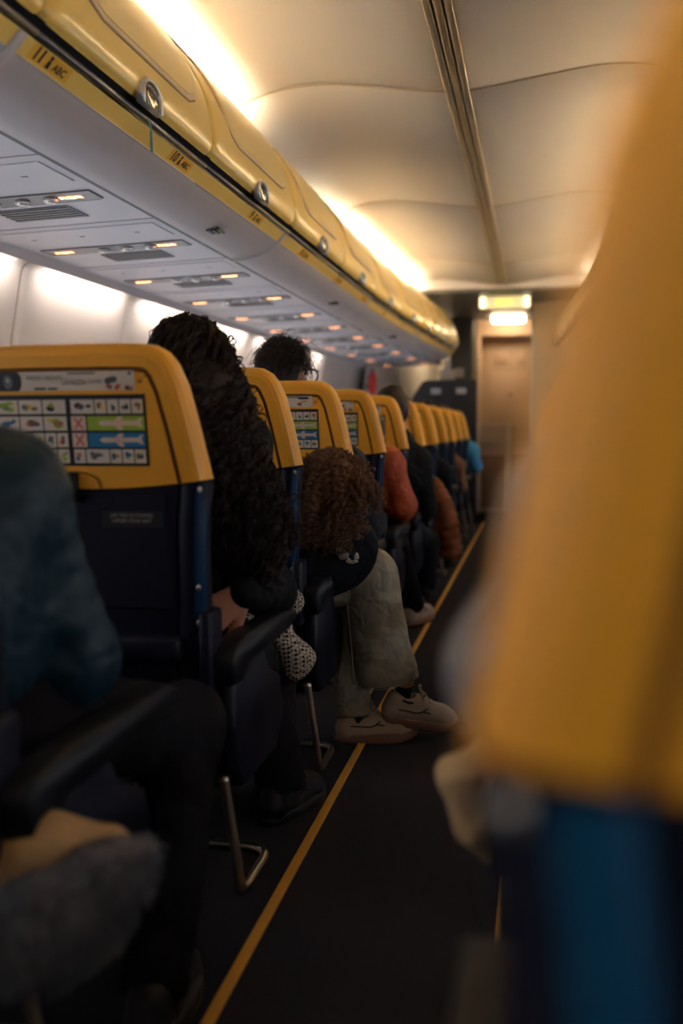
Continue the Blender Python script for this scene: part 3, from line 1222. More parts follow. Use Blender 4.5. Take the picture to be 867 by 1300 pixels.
        # lower crossbar under the tray, with a blue end
        cbm = MB()
        cbm.box((-0.20, 0.02, 0.52), (0.20, 0.07, 0.57), bev=0.012)
        cbm.build('back_crossbar', M_NAVY, root)
        # safety card
        card(root, 0)
    # ---- armrest(s)
    sides = [side] if full else [side]
    for s in sides:
        ax_ = s * 0.277
        a = MB()
        prof = [(0.055, 0.470), (0.050, 0.530), (0.075, 0.545), (0.16, 0.556), (0.30, 0.552), (0.46, 0.548), (0.535, 0.546), (0.565, 0.53), (0.565, 0.512), (0.50, 0.500), (0.30, 0.497), (0.16, 0.492), (0.12, 0.465)]
        rg = []
        for xo, sc_ in ((-0.027, 0.86), (-0.022, 0.97), (-0.012, 1), (0.012, 1), (0.022, 0.97), (0.027, 0.86)):
            rg.append([(ax_ + xo, 0.30 + (y - 0.30) * (0.98 + 0.02 * sc_), 0.51 + (z - 0.51) * sc_) for y, z in prof])
        a.loft(rg, None, True, True, True)
        a.build('armrest', M_ARM, root)
        if full:
            sp = MB()
            sprof = [(0.075, 0.468), (0.085, 0.30), (0.14, 0.235), (0.40, 0.235), (0.47, 0.30), (0.44, 0.40), (0.34, 0.44), (0.30, 0.498), (0.12, 0.490)]
            rg = []
            for xo, sc_ in ((-0.020, 0.94), (-0.014, 1), (0.012, 1), (0.018, 0.95)):
                rg.append([(ax_ + xo, 0.28 + (y - 0.28) * sc_, 0.36 + (z - 0.36) * sc_) for y, z in sprof])
            sp.loft(rg, None, True, True, True)
            sp.build('side_panel', M_NAVY, root)
            # hinge bracket beside the backrest
            hb = MB()
            hb.box((s * 0.236, 0.03, 0.44), (s * 0.262, 0.11, 0.62), bev=0.008)
            hb.build('hinge_bracket', M_NAVY, root)
    # ---- legs
    if True:
        lg = MB()
        s = side
        path = [(s * 0.262, 0.10, 0.27), (s * 0.270, 0.105, 0.20), (s * 0.284, 0.112, 0.09), (s * 0.288, 0.122, 0.030), (s * 0.288, 0.16, 0.0105), (s * 0.288, 0.22, 0.0105),
                (s * 0.285, 0.315, 0.0105), (s * 0.262, 0.35, 0.0105), (s * 0.20, 0.362, 0.0105), (s * 0.02, 0.362, 0.0105), (-s * 0.02, 0.362, 0.012), (-s * 0.03, 0.355, 0.05), (-s * 0.03, 0.34, 0.27)]
        lg.tube(bez(path, 6), 0.0105, n=10)
        lg.build('leg', M_METAL, root)
        bm_ = MB()
        for yy in (0.14, 0.44):
            bm_.tube([(-0.26, yy, 0.252), (0.265, yy, 0.252)], 0.022, n=10)
        bm_.build('cross_beam', M_NAVY, root)
    return root


PICT = [M_CYEL, M_CGREY, M_CBLUE, M_RED, M_GREEN, M_CGREY, M_INK]


def card(root, style):
    """safety card print and advert strip on the yellow shell"""
    r = random.Random(3)
    x0, x1, z0, z1 = -0.157, 0.157, 0.9065, 1.043
    y1_, y2_, y3_ = -0.0003, -0.0009, -0.0015
    c = MB()

    def q(xa, za, xb, zb_, m, y):
        c.add([tl(p) for p in ((xa, y, za), (xb, y, za), (xb, y, zb_), (xa, y, zb_))], [(0, 1, 2, 3)], m)
    q(x0, z0, x1, z1, M_CARDK, y1_)
    H = (z1 - z0)
    rowsz = [(0.735, 0.93), (0.50, 0.70), (0.265, 0.465), (0.04, 0.235)]

    def pict(xa, za, xb, zb_):
        for k in range(r.randint(3, 5)):
            w_, h_ = (xb - xa) * r.uniform(.3, .7), (zb_ - za) * r.uniform(.3, .7)
            px, pz = r.uniform(xa, xb - w_), r.uniform(za, zb_ - h_)
            m = r.choice(PICT)
            t0 = r.uniform(0, 6.28)
            pts = [(px + w_ / 2 + w_ / 2 * math.cos(t0 + a) * r.uniform(.6, 1), pz + h_ / 2 + h_ / 2 * math.sin(t0 + a) * r.uniform(.6, 1)) for a in np.linspace(0, 5.4, 6)]
            c.add([tl((a, y3_, b)) for a, b in pts], [tuple(range(6))], m)
    for ri, (fa, fb) in enumerate(rowsz):
        za, zb_ = z0 + H * fa, z0 + H * fb
        # left half
        for (ha, hb, spans) in ((x0 + 0.004, -0.004, 6), (0.004, x1 - 0.004, 6)):
            rightside = ha > -0.05
            if rightside and ri in (1, 2):
                q(ha, za, ha + 0.030, zb_, M_PINK, y2_)
                c.add([tl(p) for p in ((ha + 0.004, y3_, za + 0.003), (ha + 0.009, y3_, za + 0.003), (ha + 0.026, y3_, zb_ - 0.003), (ha + 0.021, y3_, zb_ - 0.003))], [(0, 1, 2, 3)], M_RED)
                c.add([tl(p) for p in ((ha + 0.021, y3_, za + 0.003), (ha + 0.026, y3_, za + 0.003), (ha + 0.009, y3_, zb_ - 0.003), (ha + 0.004, y3_, zb_ - 0.003))], [(0, 1, 2, 3)], M_RED)
                q(ha + 0.033, za, hb, zb_, M_GREEN if ri == 1 else M_CBLUE, y2_)
                zc = (za + zb_) / 2
                L0, L1 = ha + 0.055, hb - 0.004
                fus = [(L0, zc), (L0 + 0.008, zc + 0.005), (L1 - 0.012, zc + 0.0045), (L1 - 0.004, zc + 0.010), (L1, zc + 0.010), (L1 - 0.004, zc + 0.001), (L1, zc - 0.008), (L1 - 0.004, zc - 0.008), (L1 - 0.012, zc - 0.004), (L0 + 0.008, zc - 0.005)]
                c.add([tl((a, y3_, b)) for a, b in fus], [tuple(range(len(fus)))[::-1]], M_PINK)
                wx = (L0 + L1) / 2 - 0.008
                for sg in (1, -1):
                    c.add([tl((a, y3_, b)) for a, b in ((wx - 0.008, zc), (wx + 0.008, zc), (wx + 0.014, zc + sg * 0.0125), (wx + 0.004, zc + sg * 0.0125))], [(0, 1, 2, 3)], M_PINK)
                continue
            cw = (hb - ha) / spans
            i = 0
            while i < spans:
                wd = 2 if (r.random() < 0.35 and i < spans - 1) else 1
                xa, xb = ha + cw * i + 0.0012, ha + cw * (i + wd) - 0.0012
                q(xa, za, xb, zb_, M_WHITE, y2_)
                pict(xa + 0.002, za + 0.002, xb - 0.002, zb_ - 0.002)
                i += wd
    c.build('safety_card', None, root)


def advert(root, style):
    r = random.Random(style)
    a = MB()
    x0, x1, z0, z1 = -0.146, 0.138, 1.0505, 1.0865
    y1_, y2_, y3_ = -0.0003, -0.0009, -0.0015

    def q(xa, za, xb, zb_, m, y):
        a.add([tl(p) for p in ((xa, y, za), (xb, y, za), (xb, y, zb_), (xa, y, zb_))], [(0, 1, 2, 3)], m)

    def blob(cx, cz, w_, h_, m, n=8):
        a.add([tl((cx + w_ * math.cos(t) * r.uniform(.75, 1), y3_, cz + h_ * math.sin(t) * r.uniform(.75, 1))) for t in np.linspace(0, 2 * math.pi, n, endpoint=False)], [tuple(range(n))], m)
    q(x0, z0, x1, z1, M_WHITE if style != 1 else M_PINK, y1_)
    if style == 0:
        q(x0, z0, x0 + 0.045, z1, M_CARDK, y2_)
        a.add([tl((x0 + 0.045 + 0.009 * math.cos(t), y2_, (z0 + z1) / 2 + 0.018 * math.sin(t))) for t in np.linspace(-1.57, 1.57, 9)], [tuple(range(9))], M_CARDK)
        blob(x0 + 0.026, (z0 + z1) / 2, 0.011, 0.015, M_CGREY, 12)
        blob(x0 + 0.026, (z0 + z1) / 2 + 0.002, 0.0045, 0.005, M_WHITE, 8)
        for tx, sz, cx, cz, mm in (('FRESHLY BREWED', 0.0112, -0.042, 1.0745, M_CGREY), ('LAVAZZA', 0.0135, 0.016, 1.0655, M_INK), ('COFFEE', 0.0105, 0.058, 1.0670, M_CGREY)):
            tv, tf = text_mesh(tx, sz)
            a.add([tl((cx + x * 0.84, y3_, cz + y)) for x, y, z in tv], tf, mm)
        q(-0.066, 1.0525, -0.042, 1.0565, M_CARDK, y3_)
        q(-0.038, 1.0525, -0.018, 1.0565, M_CARDK, y3_)
        q(0.005, 1.081, 0.06, 1.0845, M_CGREY, y3_)
        for k in range(4):
            blob(0.085 + 0.004 * k, 1.068 + 0.001 * k, 0.008, 0.007, M_CGREY)
        for k in range(10):
            blob(0.095 + r.uniform(-.012, .036), 1.057 + r.uniform(-.003, .008), 0.006, 0.005, r.choice([M_INK, M_CGREY, M_RED, M_PINK]))
        blob(0.130, 1.082, 0.005, 0.004, M_CGREY)
    else:
        for k in range(14):
            blob(r.uniform(-.12, .12), 1.060 + r.uniform(-.004, .010), r.uniform(.008, .02), r.uniform(.003, .008), r.choice([M_PINK, M_RED, M_CGREY, M_CYEL, M_STICK, M_INK] if style > 1 else [M_RED, M_STICK, M_PINK, M_WHITE]))
        q(0.09, 1.076, 0.125, 1.083, M_INK, y3_)
        q(-0.02, 1.0805, 0.12, 1.0845, M_CGREY, y3_) if style > 1 else None
    a.build('advert_strip', None, root)


seatL = make_seat(1)
seatR = make_seat(-1)
seatH = make_seat(-1, False)
SEAT_LAB = {
    -1: 'navy seat behind the teal jacketed passenger, only its side and armrest showing',
    0: 'yellow topped navy seat with whole safety card and coffee advert showing',
    1: 'yellow topped navy seat partly behind the long dark curly hair',
    2: 'yellow topped navy seat in front of the frizzy brown haired passenger',
    3: 'yellow topped navy seat with grey hoodie sleeve behind it and rust jacket before it',
    4: 'yellow topped navy seat of the black jacketed passenger, next to rust jacket',
    5: 'yellow topped navy seat directly forward of the black jacketed passenger',
    6: 'distant yellow topped seat of the dark clothed passenger with bent knees',
    7: 'distant yellow topped seat just forward of the passenger with bent knees',
    8: 'distant yellow topped seat of the passenger with a brown sleeve',
    9: 'distant yellow topped seat between the brown sleeve and the light blue top',
    10: 'distant yellow topped seat of the light blue top, first before the divider',
}
adstyle = {0: 0, 1: 1, 2: 2, 3: 0, 4: 3, 5: 1}
for n, k in enumerate(range(-2, 11)):
    r = copy_tree(seatL)
    advert(r, adstyle.get(k, k % 4))
    r.location = (SEATX - (0.025 if k == -1 else 0.0), ROW0 + PITCHY * k, 0)
    if k in SEAT_LAB:
        tag(r, SEAT_LAB[k], 'airplane seat', 'left aisle seats')
    elif k == -2:
        tag(r, 'navy and yellow left aisle seat behind the tan coat', 'airplane seat', 'left aisle seats')
    else:
        tag(r, 'yellow topped seat in the far left rows by the front divider', 'airplane seat', 'far left seats')
    for j in (1,):
        h = copy_tree(seatH)
        h.scale = (0.76, 1, 1)
        h.location = (SEATX - 0.505 - 0.432 * (j - 1), ROW0 + PITCHY * k, 0)
        tag(h, 'yellow and navy %s seat hidden behind the left aisle seats' % ('middle' if j == 1 else 'window'), 'airplane seat', 'left %s seats' % ('middle' if j == 1 else 'window'))
XR = 2 * CX - SEATX
RROW = 0.285
for k in range(-1, 12):
    r = copy_tree(seatR)
    advert(r, k % 4)
    r.location = (XR - (0.014 if k == 0 else 0.0), RROW + PITCHY * k, 0)
    if k == 0:
        tag(r, 'large blurred yellow and navy seat back close beside the aisle on the right', 'airplane seat', 'right aisle seats')
    elif k == 1:
        tag(r, 'seat just forward of the big blurred seat back, only its dark armrest side showing', 'airplane seat', 'right aisle seats')
    else:
        tag(r, 'yellow and navy right aisle seat hidden beyond the big blurred seat back', 'airplane seat', 'hidden right aisle seats')
for o in (seatL, seatR, seatH):
    for ch in list(o.children):
        for g in list(ch.children):
            bpy.data.objects.remove(g)
        bpy.data.objects.remove(ch)
    bpy.data.objects.remove(o)

# ------------------------------------------------------------------ front of the cabin
fd = MB()   # half-height divider before the first row
Yd = 10.35
prof = [(-1.36, 0.0), (-1.36, 1.10), (-1.30, 1.24), (-1.16, 1.46), (-1.10, 1.475), (-0.62, 1.475), (-0.60, 1.46), (-0.60, 0.0)]
fd.loft([[(x, Yd, z) for x, z in prof], [(x, Yd + 0.05, z) for x, z in prof]], None, True, True)
o = fd.build('cabin_divider', M_BULK)
tag(o, 'dark half height divider in front of the first left seat row', 'divider')
rebase(o, (-1.15, Yd, 0))
for x in (-1.02, -0.76):
    b = MB()
    b.box((x - 0.05, Yd - 0.012, 1.33), (x + 0.05, Yd - 0.001, 1.39), bev=0.006)
    b.tube([(x - 0.02, Yd - 0.016, 1.36), (x + 0.02, Yd - 0.016, 1.36)], 0.006)
    b.tube([(x, Yd - 0.02, 1.34), (x, Yd - 0.02, 1.38)], 0.005)
    p = b.build('divider_placard', M_PSU, o)
    p.location = (1.15, -Yd, 0)
# tall dark closet at the left of the doorway
cl = MB()
cl.box((-0.93, 11.0, 0), (-0.68, 11.48, 2.18), bev=0.01)
o = cl.build('closet', M_GALLEY)
rebase(o, (-0.88, 11.0, 0))
tag(o, 'tall dark grey closet beside the front doorway', 'closet')
m2 = MB()
m2.box((-0.90, 10.985, 0.08), (-0.70, 11.0, 2.10), bev=0.004)
p = m2.build('closet_door', M_GALLEY, o)
p.location = (0.88, -11.0, 0)
m2 = MB()
m2.box((-0.88, 10.972, 1.53), (-0.78, 10.986, 1.63), bev=0.004)
p = m2.build('placard', M_PSU, o)
p.location = (0.88, -11.0, 0)
# small white box at the end of the bins
m2 = MB()
m2.box((-1.02, 10.75, 1.50), (-0.86, 10.85, 1.60), bev=0.008)
m2.box((-0.97, 10.77, 1.60), (-0.91, 10.83, 1.70), bev=0.004)
o = m2.build('handset_box', M_WALL)
rebase(o, (-0.94, 10.80, 1.50))
tag(o, 'small white box hanging below the front end of the left bins', 'box')

# front wall with doorway, door and lintel
fw = empty('wall_front', (CX, 11.5, 0))
tag(fw, 'front cabin wall around the flight deck doorway', kind='structure')
b = MB()
b.box((-0.62, 0, 0), (-0.36, 0.06, 2.2))
b.build('left_panel', M_GALLEY, fw)
b = MB()
b.box((0.40, 0, 0), (1.9, 0.06, 2.2))
b.build('right_panel', M_PART, fw)
b = MB()
b.box((-0.36, 0, 2.02), (0.40, 0.06, 2.2))
b.build('lintel', M_DOORT, fw)
for x in (-0.36, 0.36):
    b = MB()
    b.box((x, -0.02, 0), (x + 0.045, 0.08, 2.02), bev=0.006)
    b.build('door_post', M_DOORT, fw)
dr = empty('door_1', (CX, 11.75, 0))
tag(dr, 'cream flight deck door with a recessed panel', kind='structure')
b = MB()
b.box((-0.50, 0, 0), (0.50, 0.05, 2.1), bev=0.006)
b.build('door_leaf', M_DOORF, dr)
b = MB()
b.box((-0.21, -0.012, 0.95), (0.21, 0.0, 1.62), bev=0.005)
b.build('door_panel', M_DOORT, dr)
b = MB()
b.box((-0.16, -0.02, 1.72), (-0.02, 0.0, 1.86), bev=0.005)
b.box((0.10, -0.02, 1.72), (0.17, 0.0, 1.86), bev=0.005)
b.build('door_placard', M_DOORT, dr)
b = MB()
b.tube([(0.0, -0.04, 1.36), (0.03, -0.04, 1.36)], 0.012)
b.build('viewer', M_DARK, dr)
sw = MB()
sw.box((-0.36, 0.065, 0), (-0.33, 0.24, 2.1))
sw.build('side_jamb', M_GALLEY, fw)
# partition on the right, from the front of the right seats
pt = MB()
pt.box((-0.035, 9.95, 0), (1.35, 10.02, 2.19), bev=0.012)
o = pt.build('cabin_partition', M_PART)
rebase(o, (0.6, 9.98, 0))
tag(o, 'tall cream partition wall beside the front doorway', 'partition')
b = MB()
b.box((-0.05, 9.94, 0), (-0.030, 10.03, 2.19), bev=0.004)
p = b.build('edge_trim', M_ALU, o)
p.location = (-0.6, -9.98, 0)

# galley trolleys parked in the doorway
for i, (x, y, lab) in enumerate(((-0.44, 10.55, 'metal galley trolley standing against the front doorway post'), (-0.115, 10.65, 'metal galley trolley half hidden by the cream partition'))):
    t = empty('galley_trolley', (x, y, 0))
    tag(t, lab, 'trolley', 'galley trolleys')
    b = MB()
    b.box((-0.14, 0, 0.10), (0.14, 0.75, 0.98), bev=0.012)
    b.build('body', M_DOORF, t)
    b = MB()
    b.box((-0.125, -0.012, 0.14), (0.125, 0.0, 0.70), bev=0.004)
    b.build('door', mat('trolley_door', (0.30, 0.17, 0.10), 0.4), t)
    b = MB()
    b.box((-0.15, -0.01, 0.98), (0.15, 0.76, 1.02), bev=0.01)
    b.build('top', M_DOORT, t)
    for s in (-1, 1):
        b = MB()
        b.box((s * 0.15 - 0.014, -0.02, 0.10), (s * 0.15 + 0.014, 0.02, 1.03), bev=0.006)
        b.build('corner_post', mat('pale_post', (0.80, 0.70, 0.62), 0.4), t)
        b = MB()
        b.tube(bez([(s * 0.10, 0.08, 0.10), (s * 0.10, 0.08, 0.06)], 2), 0.012)
        b.tube([(s * 0.10 - 0.012, 0.08, 0.045), (s * 0.10 + 0.012, 0.08, 0.045)], 0.045, n=14)
        b.build('castor', M_ARM, t)
    b = MB()
    b.tube(bez([(-0.10, -0.012, 0.80), (-0.09, -0.05, 0.82), (0.09, -0.05, 0.82), (0.10, -0.012, 0.80)], 5), 0.009)
    b.build('handle', M_ALU, t)

# sloping forward left wall and entry door window
b = MB()
b.add([(-1.79, 10.1, 0), (-1.25, 12.9, 0), (-1.25, 12.9, 2.2), (-1.60, 10.1, 2.2), (-1.72, 10.1, 1.6)], [(0, 1, 2, 3, 4)])
b.add([(-1.30, 12.9, 0), (-0.9, 12.9, 0), (-0.9, 12.9, 2.2), (-1.30, 12.9, 2.2)], [(0, 1, 2, 3)])
for za in (0.55, 1.9):
    b.tube([(-1.66, 10.6, za), (-1.40, 12.2, za)], 0.008)
b.tube([(-1.615, 10.75, 0.5), (-1.57, 11.0, 2.0)], 0.012)
tag(b.build('wall_entry', M_WALL), 'grey wall at the entry door ahead of the left bins', kind='structure')
wn = empty('window_1', (-1.455, 11.82, 1.48))
wn.rotation_euler = (0, 0, -math.atan2(0.52, 2.8))
tag(wn, 'small round entry door window with a yellow frame', kind='structure')
b = MB()
out = ring_rr(0, 0, 0.13, 0.10, 0.03)
inn = ring_rr(0, 0, 0.062, 0.062, 0.0615)
b.loft([[(0.0, p[0], p[1]) for p in out], [(0.02, p[0], p[1]) for p in out], [(0.02, p[0], p[1]) for p in inn], [(0.0, p[0], p[1]) for p in inn]], None, True)
b.build('window_frame', M_STICK, wn)
b = MB()
b.add([(0.008, p[0], p[1]) for p in inn], [tuple(range(len(inn)))])
b.build('window_pane', mat('dark_glass', (0.01, 0.01, 0.012), 0.08), wn)

# exit sign, entry lamp and an added hidden fill lamp
ex = empty('exit_sign', (-0.30, 9.5, 2.2))
tag(ex, 'pale lit exit sign box under the entry ceiling', 'sign')
b = MB()
b.box((-0.235, -0.03, -0.115), (0.235, 0.05, 0.0), bev=0.015)
b.build('sign_box', M_EXITB, ex)
b = MB()
tv, tf = text_mesh('EXIT', 0.085)
b.add([(x * 0.95, -0.032, z0 - 0.065) for x, z0, _ in tv], tf)
b.build('sign_letters', M_EXITL, ex)
for s in (-1, 1):
    b = MB()
    b.box((s * 0.175, -0.04, -0.105), (s * 0.228, -0.025, -0.012), bev=0.007)
    b.build('emergency_lamp', mat('emergency_lamp', (0.9, 0.85, 0.7), 0.4, emit=(1.0, 0.85, 0.5), estr=1.2), ex)
el = MB()
el.box((-0.49, 11.05, 2.13), (-0.13, 11.28, 2.199), bev=0.02)
o = el.build('entry_lamp', M_ELAMP)
rebase(o, (-0.305, 11.15, 2.199))
tag(o, 'oblong warm ceiling lamp in front of the flight deck doorway', 'lamp')
el = MB()  # unseen lamp added to brighten the sloping entry wall
el.box((-1.22, 11.7, 2.14), (-0.98, 12.3, 2.199), bev=0.02)
o = el.build('entry_lamp', M_ELAMP)
rebase(o, (-1.1, 12.0, 2.199))
tag(o, 'added oblong fill lamp over the left entry door, unseen behind the closet', 'lamp')

# ------------------------------------------------------------------ people
def unit(v):
    v = np.array(v, float)
    return v / (np.linalg.norm(v) + 1e-9)


def add_hand(S, wrist, d, nrm, side, curl=0.5, sc=1.0):
    """palm, four fingers and thumb; d = pointing direction, nrm = back of the hand"""
    d, nrm = unit(d), unit(nrm)
    nrm = unit(nrm - d * (nrm @ d))
    lat = np.cross(d, nrm) * side
    w_ = np.array(wrist, float)
    k = 0.006
    for off in (-0.026, -0.009, 0.009, 0.026):
        S.cone(w_ + lat * off * 0.5 * sc, w_ + (d * 0.085 + lat * off) * sc, 0.016 * sc, 0.0125 * sc, 0.012)
    for i, (off, L) in enumerate(((-0.030, 0.060), (-0.010, 0.076), (0.010, 0.080), (0.029, 0.070))):
        p = w_ + (d * 0.085 + lat * off) * sc
        dd = d
        for seg, fr in ((0, 0.45), (1, 0.32), (2, 0.23)):
            ang = curl * (0.45 + 0.4 * seg)
            dd2 = unit(d * math.cos(ang) - nrm * math.sin(ang))
            q = p + dd2 * L * fr * sc
            S.cone(p, q, (0.0092 - 0.0008 * seg) * sc, (0.0084 - 0.0008 * seg) * sc, k)
            p = q
    p = w_ + (d * 0.025 + lat * 0.026) * sc
    t1 = p + (d * 0.032 + lat * 0.030 - nrm * 0.008) * sc
    t2 = t1 + (d * 0.034 + lat * 0.006 - nrm * 0.014 * (0.5 + curl)) * sc
    S.cone(p, t1, 0.013 * sc, 0.0105 * sc, k).cone(t1, t2, 0.0100 * sc, 0.008 * sc, k)


def add_head(S, c, fwd, up):
    c, f = np.array(c, float), unit(fwd)
    u = unit(np.array(up, float) - f * (np.array(up, float) @ f))
    r = np.cross(f, u)
    R = np.stack([r, f, u], 1)

    def L(x, y, z):
        return c + r * x + f * y + u * z
    S.ell(L(0, -0.012, 0.025), (0.074, 0.092, 0.085), 0.02, R)
    S.ell(L(0, 0.018, -0.045), (0.058, 0.070, 0.068), 0.03, R)
    S.cone(L(0, 0.078, 0.0), L(0, 0.100, -0.032), 0.010, 0.013, 0.012)
    S.ell(L(0, 0.068, -0.098), (0.024, 0.020, 0.016), 0.02, R)
    S.cone(L(-0.018, 0.082, -0.062), L(0.018, 0.082, -0.062), 0.007, 0.007, 0.008)
    for s in (-1, 1):
        S.ell(L(s * 0.032, 0.094, 0.006), (0.018, 0.014, 0.012), 0.004, R, sub=True)
        S.cone(L(s * 0.020, 0.080, 0.022), L(s * 0.046, 0.070, 0.022), 0.008, 0.007, 0.012)
        S.ell(L(s * 0.078, -0.008, -0.008), (0.010, 0.020, 0.032), 0.006, R)
    return L


SHOE = {}


def shoe_parts():
    """a low sneaker: heel at x=0, toe at x=+0.28, sole at z=0"""
    if SHOE:
        return SHOE
    foot = []
    for t in np.linspace(0, 2 * math.pi, 40, endpoint=False):
        cx = 0.14 + 0.141 * math.cos(t)
        wy = 0.036 + 0.016 * max(0, min(1, (cx - 0.07) / 0.13))
        e = abs(math.sin(t)) ** 0.75 * math.copysign(1, math.sin(t))
        foot.append((cx, wy * e - 0.006 * math.sin(cx / 0.28 * math.pi) * 1.0))
    b = MB()
    rings = []
    for z, g in ((0.0, 0.94), (0.004, 0.985), (0.014, 1.0), (0.026, 0.99), (0.030, 0.95)):
        rings.append([(0.14 + (x - 0.14) * g, y * g, z + 0.012 * max(0, (x - 0.19) / 0.09) ** 2) for x, y in foot])
    b.loft(rings, None, True, True, True)
    SHOE['sole'] = b
    S = SDF()
    S.cone((0.040, 0, 0.045), (0.10, 0, 0.045), 0.034, 0.036, 0.02)
    S.cone((0.10, 0.004, 0.042), (0.215, -0.002, 0.038), 0.037, 0.040, 0.02)
    S.cone((0.215, -0.004, 0.038), (0.240, -0.002, 0.036), 0.038, 0.030, 0.02)
    S.cone((0.036, 0, 0.05), (0.040, 0, 0.085), 0.033, 0.030, 0.02)
    S.cone((0.05, 0, 0.085), (0.13, 0, 0.075), 0.030, 0.026, 0.02)
    S.cone((0.12, 0, 0.082), (0.20, 0, 0.056), 0.024, 0.022, 0.02)
    S.ell((0.070, 0, 0.125), (0.040, 0.025, 0.050), 0.01, sub=True)
    S.plane((0.1, 0, 0.016), (0, 0, -1), 0.3)
    SHOE['upper'] = S.mesh('upper', 0.0045)
    lc = MB()
    for i in range(5):
        x = 0.128 + 0.018 * i
        z = 0.106 - 0.0095 * i
        lc.tube(bez([(x, -0.022, z - 0.010), (x + 0.004, -0.010, z + 0.001), (x + 0.006, 0.010, z + 0.001), (x + 0.002, 0.022, z - 0.010)], 3), 0.0028, n=5)
    lc.tube(bez([(0.125, 0, 0.110), (0.118, -0.018, 0.128), (0.128, -0.034, 0.126), (0.130, -0.020, 0.112), (0.125, 0, 0.110)], 4), 0.0028, n=5)
    lc.tube(bez([(0.125, 0, 0.110), (0.118, 0.018, 0.130), (0.130, 0.034, 0.126), (0.130, 0.020, 0.112), (0.125, 0, 0.110)], 4), 0.0028, n=5)
    lc.tube(bez([(0.125, 0, 0.110), (0.140, -0.022, 0.112), (0.152, -0.036, 0.095)], 4), 0.0028, n=5)
    SHOE['laces'] = lc
    cl_ = MB()
    pts = [(0.070 + 0.046 * math.cos(t), 0.030 * math.sin(t), 0.101 - 0.010 * math.cos(t) - 0.012 * abs(math.sin(t))) for t in np.linspace(0.5, 2 * math.pi - 0.5, 24)]
    cl_.tube(pts, 0.0048, n=6)
    SHOE['collar'] = cl_
    st_ = MB()
    for s in (-1, 1):
        st_.tube(bez([(0.150, s * 0.034, 0.075), (0.12, s * 0.0385, 0.058), (0.075, s * 0.0375, 0.060), (0.030, s * 0.033, 0.062)], 5), 0.0022, n=5)
        st_.tube(bez([(0.135, s * 0.0385, 0.064), (0.16, s * 0.040, 0.061)], 3), 0.0022, n=4)
    SHOE['trim'] = st_
    return SHOE


def add_shoe(parent, base, heel, toe_dir, up, mats, detail=True, sc=1.0):
    """parent: person object located at base; heel: world position of the sole's heel"""
    sp = shoe_parts()
    X = unit(toe_dir)
    Z = unit(np.array(up, float) - X * (np.array(up, float) @ X))
    Yv = np.cross(Z, X)
    Mx = Matrix(((X[0] * sc, Yv[0] * sc, Z[0] * sc, heel[0]), (X[1] * sc, Yv[1] * sc, Z[1] * sc, heel[1]), (X[2] * sc, Yv[2] * sc, Z[2] * sc, heel[2]), (0, 0, 0, 1)))
    Mx = Matrix.Translation(-Vector(base)) @ Mx
    up_me = sp['upper'].copy()
    up_me.transform(Mx)
    so = link('shoe', up_me, mats[0], parent)
    warp = lambda p: tuple(Mx @ Vector(p))
    sp['sole'].build('sole', mats[1], so, warp)
    if detail:
        sp['laces'].build('laces', mats[2], so, warp)
        sp['collar'].build('collar', mats[3], so, warp)
        sp['trim'].build('side_stripe', mats[3], so, warp)
    return so


